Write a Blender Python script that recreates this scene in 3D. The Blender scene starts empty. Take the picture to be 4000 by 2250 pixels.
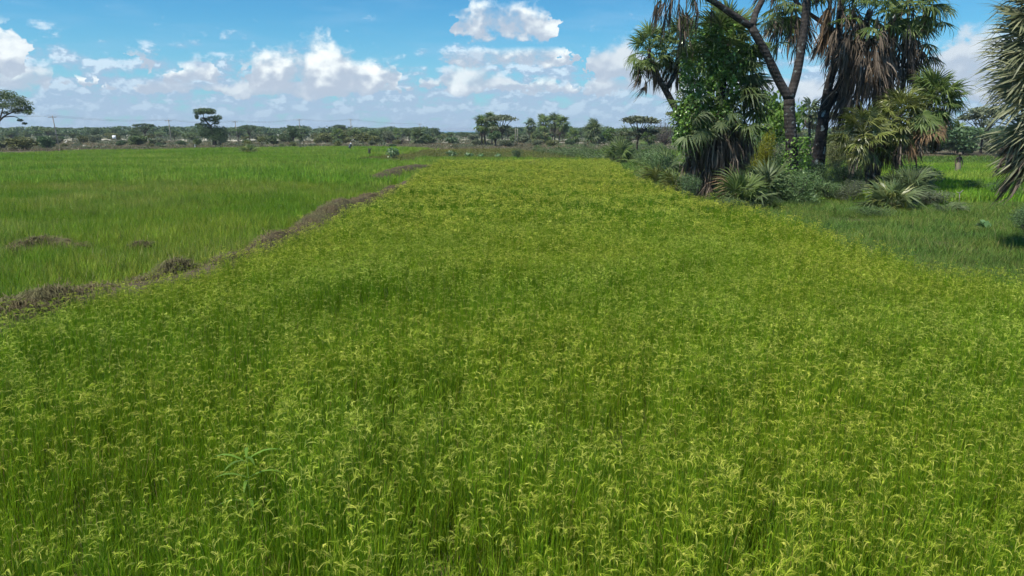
import bpy, math, random
import numpy as np
from mathutils import Vector, Matrix

# ------------------------------------------------------------------ camera
SC = bpy.context.scene
COL = SC.collection
F = 2825.0                       # focal length in photograph pixels (4000 wide)
H = 3.5                          # camera height over the paddies
PITCH = math.atan((1125 - 512) / F)
cam = bpy.data.cameras.new("camera")
cam.sensor_width = 36.0
cam.lens = 36.0 * F / 4000.0
cam.clip_start, cam.clip_end = 0.1, 60000
camo = bpy.data.objects.new("camera", cam)
COL.objects.link(camo)
camo.location = (0, 0, H)
camo.rotation_euler = (math.pi / 2 - PITCH, 0, 0)
SC.camera = camo
CP, SP = math.cos(PITCH), math.sin(PITCH)


def ray(px, py):
    x, y = (px - 2000) / F, (1125 - py) / F
    return np.array([x, CP + y * SP, -SP + y * CP])


def at(px, py, z=0.0):           # the world point at height z seen at a photograph pixel
    d = ray(px, py)
    t = (z - H) / d[2]
    return np.array([d[0] * t, d[1] * t, z])


def atd(px, py, Y):              # the world point at distance Y
    d = ray(px, py)
    t = Y / d[1]
    return np.array([d[0] * t, Y, H + d[2] * t])


def azel(px, py):
    d = ray(px, py)
    d = d / np.linalg.norm(d)
    return math.atan2(d[0], d[1]), math.asin(d[2])


# ------------------------------------------------------------------ light
SUN_EL, SUN_AZ = math.radians(60), math.radians(-125)      # azimuth from +Y towards +X
sd = Vector((math.sin(SUN_AZ) * math.cos(SUN_EL), math.cos(SUN_AZ) * math.cos(SUN_EL), math.sin(SUN_EL)))
sun = bpy.data.lights.new("sun", 'SUN')
sun.energy = 5.0
sun.angle = math.radians(2.0)
sun.color = (1.0, 0.955, 0.87)
suno = bpy.data.objects.new("sun", sun)
COL.objects.link(suno)
suno.rotation_euler = (-sd).to_track_quat('-Z', 'Y').to_euler()
SC.view_settings.view_transform = 'Standard'
SC.view_settings.look = 'None'
SC.view_settings.gamma = 1.0
SC.view_settings.use_curve_mapping = False
SC.view_settings.exposure = 0.38

# ------------------------------------------------------------------ node helpers


class NT:
    def __init__(s, tree):
        s.t = tree
        s.n, s.l = tree.nodes, tree.links

    def node(s, typ, **kw):
        n = s.n.new(typ)
        for k, v in kw.items():
            setattr(n, k, v)
        return n

    def put(s, sock, v):
        if isinstance(v, bpy.types.NodeSocket):
            s.l.new(v, sock)
        elif v is not None:
            sock.default_value = v

    def m(s, op, a, b=None, c=None, clamp=False):
        n = s.node('ShaderNodeMath', operation=op)
        n.use_clamp = clamp
        for i, v in enumerate((a, b, c)):
            if v is not None:
                s.put(n.inputs[i], v)
        return n.outputs[0]

    def vm(s, op, a, b=None, out=0):
        n = s.node('ShaderNodeVectorMath', operation=op)
        s.put(n.inputs[0], a)
        if b is not None:
            s.put(n.inputs[3] if op == 'SCALE' else n.inputs[1], b)
        return n.outputs[out]

    def mix(s, f, a, b, blend='MIX'):
        n = s.node('ShaderNodeMix', data_type='RGBA', blend_type=blend)
        n.clamp_factor = True
        s.put(n.inputs[0], f)
        s.put(n.inputs[6], a)
        s.put(n.inputs[7], b)
        return n.outputs[2]

    def step(s, v, lo, hi):
        n = s.node('ShaderNodeMapRange', interpolation_type='SMOOTHSTEP')
        s.put(n.inputs[0], v)
        s.put(n.inputs[1], lo)
        s.put(n.inputs[2], hi)
        return n.outputs[0]

    def noise(s, vec, scale, detail=4.0, rough=0.55, lac=2.0):
        n = s.node('ShaderNodeTexNoise')
        s.put(n.inputs['Vector'], vec)
        n.inputs['Scale'].default_value = scale
        n.inputs['Detail'].default_value = detail
        n.inputs['Roughness'].default_value = rough
        n.inputs['Lacunarity'].default_value = lac
        return n.outputs[0]

    def xyz(s, v):
        n = s.node('ShaderNodeSeparateXYZ')
        s.put(n.inputs[0], v)
        return n.outputs

    def comb(s, x, y, z):
        n = s.node('ShaderNodeCombineXYZ')
        for i, v in enumerate((x, y, z)):
            s.put(n.inputs[i], v)
        return n.outputs[0]


def c4(c):
    return (c[0], c[1], c[2], 1.0)


# ------------------------------------------------------------------ sky: Nishita with cumulus clouds
SKY_STRENGTH = 0.088
world = bpy.data.worlds.new("World")
SC.world = world
world.use_nodes = True
world.node_tree.nodes.clear()
W = NT(world.node_tree)

tc = W.node('ShaderNodeTexCoord')
D = tc.outputs['Generated']
sky = W.node('ShaderNodeTexSky', sky_type='NISHITA')
sky.sun_disc = False
sky.sun_elevation = SUN_EL
sky.sun_rotation = SUN_AZ
sky.air_density = 1.0
sky.dust_density = 0.2
sky.ozone_density = 1.6
hs = W.node('ShaderNodeHueSaturation')
hs.inputs['Saturation'].default_value = 1.22
hs.inputs['Value'].default_value = 1.03
W.l.new(sky.outputs[0], hs.inputs['Color'])
hue = W.mix(1.0, hs.outputs[0], c4((0.42, 0.88, 1.06)), 'MULTIPLY')

dx, dy, dz = W.xyz(D)
Uc = W.m('ARCTAN2', dx, dy)
Vc = W.m('ARCSINE', dz)
Ds = W.comb(dx, dy, W.m('MULTIPLY', dz, 1.3))
N1 = W.noise(Ds, 21.0, 6.0, 0.62)                                    # billows
N1c = W.noise(Ds, 21.0, 2.0, 0.5)
N1b = W.noise(W.vm('ADD', Ds, (-0.005, 0.0, 0.010)), 21.0, 2.0, 0.5)
N1q = W.noise(W.vm('ADD', Ds, (3.1, 1.7, 0.4)), 40.0, 3.0, 0.6)
REL = W.m('SUBTRACT', N1c, N1b)                                      # lit from above left
Vw = W.m('ADD', Vc, W.m('MULTIPLY', W.m('SUBTRACT', N1, 0.5), 0.034))
UN = W.m('ADD', W.m('MULTIPLY', W.m('ADD', Uc, W.m('MULTIPLY', W.m('SUBTRACT', N1q, 0.5), 0.09)), 1 / 1.5), 0.5)   # ramps cover az -0.75..0.75

# broken layers of small clouds, closing up towards the horizon all round
zz = W.m('ADD', W.m('MAXIMUM', dz, 0.0), 0.085)
P = W.comb(W.m('DIVIDE', dx, zz), W.m('DIVIDE', dy, zz), 0.0)
L1 = W.noise(P, 1.3, 3.0, 0.6)
Lv = W.comb(dx, dy, W.m('MULTIPLY', dz, 1.6))
Lq = W.noise(Lv, 36.0, 5.0, 0.58)
Lr = W.noise(W.vm('ADD', Lv, (-0.003, 0.0, 0.010)), 36.0, 3.0, 0.55)
cover = W.m('SUBTRACT', 1.0, W.step(Vc, 0.03, 0.15))
lay = W.m('ADD', W.m('SUBTRACT', W.m('MULTIPLY', cover, 0.66), 0.12), W.m('ADD', W.m('MULTIPLY', W.m('SUBTRACT', L1, 0.5), 1.0),
          W.m('MULTIPLY', W.m('SUBTRACT', Lq, 0.5), 1.6)))
layA = W.m('MULTIPLY', W.step(lay, 0.12, 0.52), 0.85)
layW = W.m('MULTIPLY', W.step(W.m('ADD', 0.005, W.m('ADD', W.m('MULTIPLY', W.m('SUBTRACT', Lq, 0.5), 1.0), W.m('MULTIPLY', W.m('SUBTRACT', Lq, Lr), 1.1))), 0.0, 0.22), W.step(Vc, -0.03, 0.11))
layC = W.mix(layW, c4((3.6, 4.8, 6.5)), c4((6.6, 7.9, 9.0)))
sk0 = W.mix(W.m('MULTIPLY', W.step(L1, 0.45, 0.75), 0.22), hue, c4((3.6, 5.6, 7.8)))
hz = W.m('SUBTRACT', 1.0, W.step(Vc, 0.0, 0.15))
sk1 = W.mix(W.m('MULTIPLY', hz, 0.5), sk0, c4((2.9, 4.6, 7.1)))
cur = W.mix(layA, sk1, layC)

# cumulus in three bands: (azimuth in photograph pixels, top, base, whiteness); tops below bases are clear sky
CL = lambda x: (x, 300, 240, 0.5)
B3 = [(-100, 250, 330, .6), (90, 235, 330, .75), (190, 270, 335, .6), (235, 340, 325, .5), (280, 340, 325, 1), (300, 288, 325, 1), (340, 288, 325, 1), (368, 350, 330, .8),
      (400, 365, 350, 1), (425, 316, 352, 1), (450, 325, 352, .9), (500, 362, 350, .6), (560, 310, 352, .5), (750, 318, 352, .5), (860, 330, 350, .4), (960, 305, 355, .55), (1250, 300, 360, .5),
      (1540, 320, 350, .5), (1600, 350, 338, .7), (1640, 297, 338, .8), (1690, 310, 338, .7), (1725, 300, 320, .7), (1760, 240, 325, .75), (1900, 255, 325, .55), (2000, 300, 345, .5),
      (2055, 330, 348, .9), (2085, 297, 350, 1), (2190, 297, 350, 1), (2240, 350, 345, .8), (2300, 300, 352, .4), (2600, 290, 352, .45), (4100, 310, 370, .45)]
B2 = [(-100, 330, 250, .5), (500, 330, 250, .5), (530, 200, 250, .35), (570, 190, 250, .35), (625, 260, 250, .35), (655, 300, 312, .8), (700, 240, 312, .95), (750, 235, 312, .95), (830, 226, 302, .95),
      (880, 285, 302, .7), (910, 330, 300, .5), (985, 215, 310, .5), (1050, 180, 310, .85), (1110, 168, 310, 1.), (1190, 140, 310, .8), (1260, 112, 310, 1.), (1330, 160, 312, .85),
      (1420, 215, 315, .8), (1480, 212, 315, 1.), (1530, 250, 315, .9), (1580, 330, 310, .6), (1700, 300, 245, .7), (1740, 200, 246, .95), (1900, 188, 248, 1.), (2050, 182, 244, 1.), (2210, 180, 238, .9),
      (2250, 270, 240, .6), (2300, 190, 275, .3), (2440, 140, 270, .45), (2540, 210, 275, .3)]
B2.append((2640, 330, 250, .4))
B1 = [(-100, 60, 240, .7), (30, 75, 240, .8), (80, 150, 240, .6), (125, 260, 235, .4), (400, 160, 60, .4), (1755, 200, 140, .8), (1800, 45, 114, 1.), (1870, -5, 114, 1.), (1960, 15, 112, .95), (2060, -5, 108, .9),
      (2130, 30, 130, .8), (2190, 150, 120, .6), (2600, 220, 120, .5), (3600, 330, 250, .5), (3690, 190, 290, .3), (3790, 90, 300, .35), (3900, 100, 310, .5), (4050, 140, 310, .5), (4200, 330, 300, .5)]
for bi, (band, soft) in enumerate(((B3, .8), (B2, 1.0), (B1, 1.0))):
    rp = W.node('ShaderNodeValToRGB')
    rp.color_ramp.interpolation = 'EASE' if bi else 'LINEAR'
    els = rp.color_ramp.elements
    pts = []
    for (x, ty, by, wh) in band[:32]:
        u = azel(x, 300)[0]
        pts.append((u / 1.5 + 0.5, max(azel(x, ty)[1], 0), max(azel(x, by)[1], 0), wh))
    while len(els) < len(pts):
        els.new(0.5)
    for e, (u, a, b, wh) in zip(els, pts):
        e.position = u
    for e, (u, a, b, wh) in zip(els, pts):
        e.color = (a, b, wh, 1)
    W.put(rp.inputs[0], UN)
    sp = W.node('ShaderNodeSeparateColor')
    W.l.new(rp.outputs[0], sp.inputs[0])
    top, base, wh = sp.outputs
    th = W.m('SUBTRACT', top, base)
    b = W.m('DIVIDE', W.m('SUBTRACT', Vw, base), W.m('MAXIMUM', th, 0.004))
    bb = W.m('MAXIMUM', b, W.m('MULTIPLY', b, -2.6))
    S = W.m('ADD', W.m('SUBTRACT', 1.15, W.m('MULTIPLY', bb, bb)), W.m('MULTIPLY', W.m('SUBTRACT', N1, 0.5), 4.0))
    S = W.m('MULTIPLY', S, W.step(th, -0.004, 0.012))
    A = W.m('MULTIPLY', W.step(S, 0.0, 1.05), 0.97 if bi else 0.85)
    sh = W.m('ADD', W.m('ADD', W.m('MULTIPLY', b, 0.85), W.m('MULTIPLY', W.m('SUBTRACT', N1, 0.5), 2.4)), W.m('MULTIPLY', REL, 2.5))
    wv = W.m('MULTIPLY', W.step(sh, -0.1, 0.9), wh)
    cc = W.mix(wv, c4((4.3, 5.15, 6.3)), c4((9.4, 9.9, 9.8)))
    cur = W.mix(A, cur, cc)
bg = W.node('ShaderNodeBackground')
W.put(bg.inputs[0], cur)
bg.inputs[1].default_value = SKY_STRENGTH
wo = W.node('ShaderNodeOutputWorld')
W.l.new(bg.outputs[0], wo.inputs[0])
SC.cycles.use_light_tree = False
SC.cycles.adaptive_threshold = 0.03
SC.cycles.max_bounces = 4
SC.cycles.diffuse_bounces = 2
SC.cycles.glossy_bounces = 2
SC.cycles.transmission_bounces = 3
SC.cycles.transparent_max_bounces = 4
world.cycles.sampling_method = 'MANUAL'
world.cycles.sample_map_resolution = 512

# ------------------------------------------------------------------ materials


def new_mat(name):
    m = bpy.data.materials.new(name)
    m.use_nodes = True
    m.node_tree.nodes.clear()
    return m, NT(m.node_tree)


def finish(t, col, rough=0.6, transl=0.0, spec=0.3, tcol=None, bump=None):
    p = t.node('ShaderNodeBsdfPrincipled')
    t.put(p.inputs['Base Color'], col)
    p.inputs['Roughness'].default_value = rough
    p.inputs['Specular IOR Level'].default_value = spec
    if bump is not None:
        b = t.node('ShaderNodeBump')
        b.inputs['Strength'].default_value = bump[1]
        b.inputs['Distance'].default_value = bump[2]
        t.put(b.inputs['Height'], bump[0])
        t.l.new(b.outputs[0], p.inputs['Normal'])
    o = t.node('ShaderNodeOutputMaterial')
    if transl > 0:
        tr = t.node('ShaderNodeBsdfTranslucent')
        t.put(tr.inputs[0], tcol if tcol is not None else col)
        mx = t.node('ShaderNodeMixShader')
        mx.inputs[0].default_value = transl
        t.l.new(p.outputs[0], mx.inputs[1])
        t.l.new(tr.outputs[0], mx.inputs[2])
        t.l.new(mx.outputs[0], o.inputs[0])
    else:
        t.l.new(p.outputs[0], o.inputs[0])


def attr(t, name, kind='GEOMETRY'):
    a = t.node('ShaderNodeAttribute')
    a.attribute_name = name
    a.attribute_type = kind
    return a


def wpos(t):
    return t.node('ShaderNodeNewGeometry').outputs['Position']


def grass_mat(name, hues, patch=0.12, rough=0.6, transl=0.38, amount=0.6, spec=0.12):
    """plant colour from the mesh, shifted over the field in patches and from plant to plant"""
    m, t = new_mat(name)
    a = attr(t, "Col")
    tint = attr(t, "tint", 'INSTANCER').outputs['Fac']
    n = t.noise(wpos(t), patch, 4.0, 0.6)
    f = t.step(n, 0.36, 0.64)
    shift = t.mix(f, c4(hues[0]), c4(hues[1]))
    col = t.mix(amount, a.outputs['Color'], shift, 'MULTIPLY')
    v = t.m('ADD', 0.66, t.m('MULTIPLY', tint, 0.68))
    col = t.mix(1.0, col, t.comb(v, v, v), 'MULTIPLY')
    finish(t, col, rough, transl, spec)
    return m


def leaf_mat(name, ca, cb, rough=0.5, transl=0.3, spec=0.35, objvar=0.25):
    m, t = new_mat(name)
    v = attr(t, "var").outputs['Fac']
    oi = t.node('ShaderNodeObjectInfo').outputs['Random']
    col = t.mix(v, c4(ca), c4(cb))
    k = t.m('ADD', 1 - objvar, t.m('MULTIPLY', oi, 2 * objvar))
    col = t.mix(1.0, col, t.comb(k, k, k), 'MULTIPLY')
    finish(t, col, rough, transl, spec)
    return m


def bark_mat(name, ca, cb, cc=None, scale=6.0, rings=0.0):
    m, t = new_mat(name)
    p = wpos(t)
    n = t.noise(p, scale, 6.0, 0.65)
    col = t.mix(t.step(n, 0.3, 0.7), c4(ca), c4(cb))
    if cc is not None:
        n2 = t.noise(p, scale * 0.8, 3.0, 0.5)
        col = t.mix(t.step(n2, 0.60, 0.66), col, c4(cc))
    h = n
    if rings:
        x, y, z = t.xyz(p)
        r = t.m('SINE', t.m('MULTIPLY', t.m('ADD', z, t.m('MULTIPLY', n, 0.12)), rings))
        h = t.m('ADD', n, t.m('MULTIPLY', r, 0.22))
        col = t.mix(t.m('MULTIPLY', t.step(r, 0.5, 1.0), 0.3), col, c4(ca))
    finish(t, col, 0.9, 0.0, 0.15, bump=(h, 0.7, 0.03))
    return m


M = {}
M['rice'] = grass_mat("rice", ((0.95, 1.02, 0.60), (1.17, 1.06, 0.52)), 0.16)
M['young'] = grass_mat("young_rice", ((0.80, 0.95, 0.65), (1.35, 1.12, 1.3)), 0.15, amount=1.0)
M['lightgrass'] = grass_mat("pale_rice", ((0.72, 0.90, 0.6), (1.18, 1.06, 1.2)), 0.09, amount=1.0)
M['bank'] = grass_mat("bank_grass", ((0.82, 0.98, 0.80), (1.22, 1.12, 0.85)), 0.45, amount=1.0)
M['dry'] = grass_mat("dry_grass", ((0.9, 1.0, 0.9), (1.15, 0.98, 0.95)), 0.05, transl=0.2, amount=1.0)
m, t = new_mat("straw")
v_ = attr(t, "var").outputs['Fac']
n_ = t.noise(wpos(t), 0.8, 4.0, 0.65)
ca_ = t.mix(t.step(n_, 0.35, 0.65), c4((0.060, 0.045, 0.024)), c4((0.072, 0.062, 0.030)))
cb_ = t.mix(t.step(n_, 0.40, 0.60), c4((0.235, 0.185, 0.095)), c4((0.20, 0.195, 0.085)))
finish(t, t.mix(v_, ca_, cb_), 0.85, 0.15, 0.15)
M['straw'] = m
M['palm'] = leaf_mat("palm_leaf", (0.059, 0.112, 0.024), (0.198, 0.256, 0.076), 0.5, 0.38, 0.25)
M['palm_yellow'] = leaf_mat("palm_leaf_yellowish", (0.098, 0.135, 0.022), (0.229, 0.239, 0.071), 0.4, 0.28, 0.5)
M['palm_grey'] = leaf_mat("palm_leaf_greyish", (0.054, 0.092, 0.035), (0.185, 0.228, 0.097), 0.5, 0.36, 0.25)
M['palm_pale'] = leaf_mat("palm_leaf_pale", (0.110, 0.132, 0.060), (0.299, 0.303, 0.169), 0.5, 0.3, 0.35)
M['palm_dead'] = leaf_mat("dead_palm_leaf", (0.067, 0.051, 0.038), (0.225, 0.178, 0.130), 0.8, 0.1, 0.2)
M['palm_tan'] = leaf_mat("withered_palm_leaf", (0.14, 0.085, 0.045), (0.30, 0.20, 0.11), 0.7, 0.2, 0.2)
M['vine'] = leaf_mat("vine_leaf", (0.070, 0.150, 0.022), (0.224, 0.374, 0.063), 0.30, 0.25, 0.6, 0.05)
M['bush'] = leaf_mat("bush_leaf", (0.065, 0.109, 0.032), (0.145, 0.196, 0.072), 0.55, 0.25)
M['bush_dark'] = leaf_mat("dark_bush_leaf", (0.049, 0.094, 0.038), (0.116, 0.179, 0.067), 0.5, 0.22)
M['bush_grey'] = leaf_mat("grey_bush_leaf", (0.098, 0.124, 0.065), (0.183, 0.209, 0.117), 0.6, 0.22)
M['bush_olive'] = leaf_mat("olive_bush_leaf", (0.102, 0.120, 0.036), (0.192, 0.210, 0.072), 0.6, 0.25)
M['bush_fresh'] = leaf_mat("fresh_bush_leaf", (0.069, 0.150, 0.019), (0.163, 0.263, 0.044), 0.5, 0.32)
M['bush_yellow'] = leaf_mat("yellow_bush_leaf", (0.16, 0.19, 0.010), (0.32, 0.31, 0.03), 0.5, 0.35)
M['bush_brown'] = leaf_mat("brown_twigs", (0.075, 0.060, 0.052), (0.15, 0.115, 0.10), 0.8, 0.1)
M['bush_blue'] = leaf_mat("bluegreen_bush_leaf", (0.068, 0.130, 0.043), (0.168, 0.245, 0.092), 0.5, 0.28)
M['bigleaf'] = leaf_mat("broad_weed_leaf", (0.07, 0.15, 0.05), (0.16, 0.26, 0.11), 0.4, 0.25)
M['weedleaf'] = leaf_mat("pale_weed_leaf", (0.14, 0.25, 0.025), (0.18, 0.28, 0.04), 0.5, 0.35)
M['bark'] = bark_mat("palm_bark", (0.024, 0.021, 0.019), (0.070, 0.062, 0.056), (0.13, 0.15, 0.14), 5.0, 34.0)
M['bark_lichen'] = bark_mat("palm_bark_with_lichen", (0.024, 0.021, 0.019), (0.070, 0.062, 0.056), (0.36, 0.41, 0.39), 4.0, 34.0)
M['wood'] = bark_mat("tree_bark", (0.05, 0.04, 0.03), (0.12, 0.10, 0.08), None, 4.0)
M['pole'] = bark_mat("grey_pole_wood", (0.20, 0.18, 0.155), (0.34, 0.31, 0.27), None, 3.0)


def flat_mat(name, c, rough=0.7, spec=0.3, vary=0.25, scale=8.0):
    m, t = new_mat(name)
    n = t.noise(wpos(t), scale, 4.0, 0.6)
    a = [x * (1 - vary) for x in c]
    col = t.mix(n, c4(a), c4([min(x * (1 + vary), 0.9) for x in c]))
    finish(t, col, rough, 0.0, spec)
    return m


M['metal'] = flat_mat("dull_metal", (0.25, 0.25, 0.25), 0.5)
M['wire'] = flat_mat("wire", (0.12, 0.12, 0.13), 0.5)
M['white'] = flat_mat("white_paint", (0.72, 0.74, 0.76), 0.6, vary=0.1)
M['feather'] = flat_mat("white_feather", (0.78, 0.77, 0.72), 0.8, vary=0.06)
M['beak'] = flat_mat("beak", (0.55, 0.32, 0.05), 0.5)
M['darkleg'] = flat_mat("dark_leg", (0.05, 0.05, 0.045), 0.6)
M['stone'] = flat_mat("pale_stone", (0.62, 0.58, 0.50), 0.9)
M['skin'] = flat_mat("dark_skin", (0.075, 0.042, 0.028), 0.55, vary=0.1)
M['shirt'] = flat_mat("dark_cloth", (0.05, 0.040, 0.036), 0.9)
M['khaki'] = flat_mat("khaki_cloth", (0.22, 0.19, 0.125), 0.9)
M['bluegrey'] = flat_mat("grey_blue_cloth", (0.19, 0.25, 0.32), 0.9)
M['darkblue'] = flat_mat("dark_blue_cloth", (0.03, 0.045, 0.08), 0.9)
M['hat'] = flat_mat("old_straw_hat", (0.10, 0.085, 0.06), 0.9)
M['whitecloth'] = flat_mat("white_head_cloth", (0.65, 0.66, 0.66), 0.9, vary=0.1)
M['blacktop'] = flat_mat("black_twig", (0.03, 0.03, 0.025), 0.9)
M['shed'] = flat_mat("dark_boards", (0.06, 0.055, 0.05), 0.9)

# ------------------------------------------------------------------ mesh helpers


def build(name, V, faces, mats, var=None, col=None, fmat=None, smooth=False):
    """faces: list of integer arrays (k,3) or (k,4)"""
    me = bpy.data.meshes.new(name)
    V = np.asarray(V, dtype=np.float32)
    faces = [np.asarray(f, dtype=np.int32) for f in faces if len(f)]
    nl = sum(f.size for f in faces)
    npoly = sum(len(f) for f in faces)
    me.vertices.add(len(V))
    me.vertices.foreach_set('co', V.ravel())
    me.loops.add(nl)
    me.loops.foreach_set('vertex_index', np.concatenate([f.ravel() for f in faces]))
    me.polygons.add(npoly)
    tot = np.concatenate([np.full(len(f), f.shape[1], np.int32) for f in faces])
    st = np.concatenate([[0], np.cumsum(tot)[:-1]]).astype(np.int32)
    me.polygons.foreach_set('loop_start', st)
    if fmat is not None:
        me.polygons.foreach_set('material_index', np.asarray(fmat, dtype=np.int32))
    if smooth:
        me.polygons.foreach_set('use_smooth', np.ones(npoly, dtype=bool))
    me.update(calc_edges=True)
    if var is not None:
        a = me.attributes.new("var", 'FLOAT', 'POINT')
        a.data.foreach_set('value', np.asarray(var, dtype=np.float32))
    if col is not None:
        a = me.attributes.new("Col", 'FLOAT_COLOR', 'POINT')
        c = np.ones((len(V), 4), np.float32)
        c[:, :3] = col
        a.data.foreach_set('color', c.ravel())
    for m in (mats if isinstance(mats, (list, tuple)) else [mats]):
        me.materials.append(m)
    return me


class MB:
    """collects vertices and faces"""

    def __init__(s):
        s.V, s.T, s.Q, s.var, s.col = [], [], [], [], []
        s.n = 0

    def add(s, V, T=None, Q=None, var=0.5, col=None):
        V = np.asarray(V, dtype=float).reshape(-1, 3)
        k = len(V)
        if T is not None and len(T):
            s.T.append(np.asarray(T, dtype=int).reshape(-1, 3) + s.n)
        if Q is not None and len(Q):
            s.Q.append(np.asarray(Q, dtype=int).reshape(-1, 4) + s.n)
        s.V.append(V)
        s.var.append(np.broadcast_to(np.asarray(var, dtype=float), (k,)))
        s.col.append(np.broadcast_to(np.asarray(col if col is not None else (.5, .5, .5), dtype=float), (k, 3)))
        s.n += k

    def tube(s, pts, rad, sides=8, var=0.5, cap=True, col=None):
        pts = [np.asarray(p, float) for p in pts]
        n = len(pts)
        V, Q, T = [], [], []
        prev = np.array([1.0, 0.13, 0.07])
        for i, p in enumerate(pts):
            d = pts[min(i + 1, n - 1)] - pts[max(i - 1, 0)]
            d = d / (np.linalg.norm(d) + 1e-9)
            a = prev - d * prev.dot(d)
            if np.linalg.norm(a) < 1e-3:
                a = np.array([0, 1, 0]) - d * d[1]
            a /= np.linalg.norm(a)
            prev = a
            b = np.cross(d, a)
            r = rad[i] if hasattr(rad, '__len__') else rad
            for k in range(sides):
                th = 2 * math.pi * k / sides
                V.append(p + r * (a * math.cos(th) + b * math.sin(th)))
        for i in range(n - 1):
            for k in range(sides):
                k2 = (k + 1) % sides
                Q.append((i * sides + k, i * sides + k2, (i + 1) * sides + k2, (i + 1) * sides + k))
        if cap:
            V.append(pts[0]); V.append(pts[-1])
            b0, b1 = len(V) - 2, len(V) - 1
            for k in range(sides):
                k2 = (k + 1) % sides
                T.append((b0, k2, k))
                T.append((b1, (n - 1) * sides + k, (n - 1) * sides + k2))
        s.add(V, T, Q, var, col)

    def box(s, c, sz, rot=0.0, var=0.5):
        x, y, z = [q / 2 for q in sz]
        P = np.array([(i, j, k) for i in (-x, x) for j in (-y, y) for k in (-z, z)])
        cr, sr = math.cos(rot), math.sin(rot)
        P = np.stack([P[:, 0] * cr - P[:, 1] * sr, P[:, 0] * sr + P[:, 1] * cr, P[:, 2]], 1) + np.asarray(c)
        s.add(P, None, [(0, 1, 3, 2), (4, 6, 7, 5), (0, 4, 5, 1), (2, 3, 7, 6), (0, 2, 6, 4), (1, 5, 7, 3)], var)

    def mesh(s, name, mats, smooth=False, fmat=None, usecol=False):
        V = np.concatenate(s.V)
        fs = []
        if s.T:
            fs.append(np.concatenate(s.T))
        if s.Q:
            fs.append(np.concatenate(s.Q))
        return build(name, V, fs, mats, np.concatenate(s.var), np.concatenate(s.col) if usecol else None, fmat, smooth)


def rot_rand(rng, n):
    v = rng.normal(size=(n, 3))
    return v / np.linalg.norm(v, axis=1, keepdims=True)


def leaf_quads(mb, C, L, Wd, rng, nb=(0, 0, 0.5), var=None, dirs=None, fold=0.0):
    """rhombic leaves at centres C; nb biases the leaf normals"""
    n = len(C)
    nrm = rot_rand(rng, n) + np.asarray(nb)
    nrm /= np.linalg.norm(nrm, axis=1, keepdims=True)
    t = dirs if dirs is not None else rot_rand(rng, n)
    t = t - nrm * (t * nrm).sum(1, keepdims=True)
    t /= np.linalg.norm(t, axis=1, keepdims=True) + 1e-9
    b = np.cross(nrm, t)
    L = np.broadcast_to(np.asarray(L, float), (n,))[:, None]
    Wd = np.broadcast_to(np.asarray(Wd, float), (n,))[:, None]
    P = np.stack([C - t * L * .5, C + b * Wd * .5 - t * L * 0.08 + nrm * fold * Wd, C + t * L * .5,
                  C - b * Wd * .5 - t * L * 0.08 + nrm * fold * Wd], 1).reshape(-1, 3)
    q = np.arange(4 * n).reshape(n, 4)
    v = rng.random(n) if var is None else var
    vv = np.repeat(v, 4)
    T = np.concatenate([q[:, [0, 1, 2]], q[:, [0, 2, 3]]])
    mb.add(P, T, None, vv)


def blob_points(rng, n, c, r, shell=0.65, top=0.0):
    d = rot_rand(rng, n)
    if top:
        d[:, 2] = np.where((d[:, 2] < 0) & (rng.random(n) < top), -d[:, 2], d[:, 2])
    rr = shell + (1 - shell) * rng.random(n)
    return np.asarray(c) + d * rr[:, None] * np.asarray(r)


def obj(name, me, parent=None, loc=None):
    o = bpy.data.objects.new(name, me)
    COL.objects.link(o)
    if parent is not None:
        o.parent = parent
    if loc is not None:
        o.location = loc
    return o


def tag(o, label=None, cat=None, group=None, kind=None):
    for k, v in (("label", label), ("category", cat), ("group", group), ("kind", kind)):
        if v:
            o[k] = v
    return o


def empty(name, loc, label, cat, group=None):
    o = bpy.data.objects.new(name, None)
    o.empty_display_size = 0.3
    COL.objects.link(o)
    o.location = loc
    return tag(o, label, cat, group)


def setmat(o, m):
    o.material_slots[0].link = 'OBJECT'
    o.material_slots[0].material = m


def inpoly(P, poly):
    x, y = P[:, 0], P[:, 1]
    r = np.zeros(len(P), bool)
    n = len(poly)
    j = n - 1
    for i in range(n):
        xi, yi, xj, yj = poly[i][0], poly[i][1], poly[j][0], poly[j][1]
        c = ((yi > y) != (yj > y)) & (x < (xj - xi) * (y - yi) / (yj - yi + 1e-12) + xi)
        r ^= c
        j = i
    return r


class VNoise:
    def __init__(s, seed, n=64):
        s.g = np.random.default_rng(seed).random((n, n))
        s.n = n

    def __call__(s, x, y):
        xi, yi = np.floor(x).astype(int), np.floor(y).astype(int)
        fx, fy = x - xi, y - yi
        fx, fy = fx * fx * (3 - 2 * fx), fy * fy * (3 - 2 * fy)
        n = s.n
        g = lambda a, b: s.g[a % n, b % n]
        return (g(xi, yi) * (1 - fx) + g(xi + 1, yi) * fx) * (1 - fy) + (g(xi, yi + 1) * (1 - fx) + g(xi + 1, yi + 1) * fx) * fy


vn = VNoise(3)


def fbm(x, y, o=4):
    a, s, t = 0.5, 0.0, 0.0
    for k in range(o):
        s = s + a * vn(x * 2 ** k + 17.3 * k, y * 2 ** k + 9.1 * k)
        t += a
        a *= 0.55
    return s / t


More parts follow.
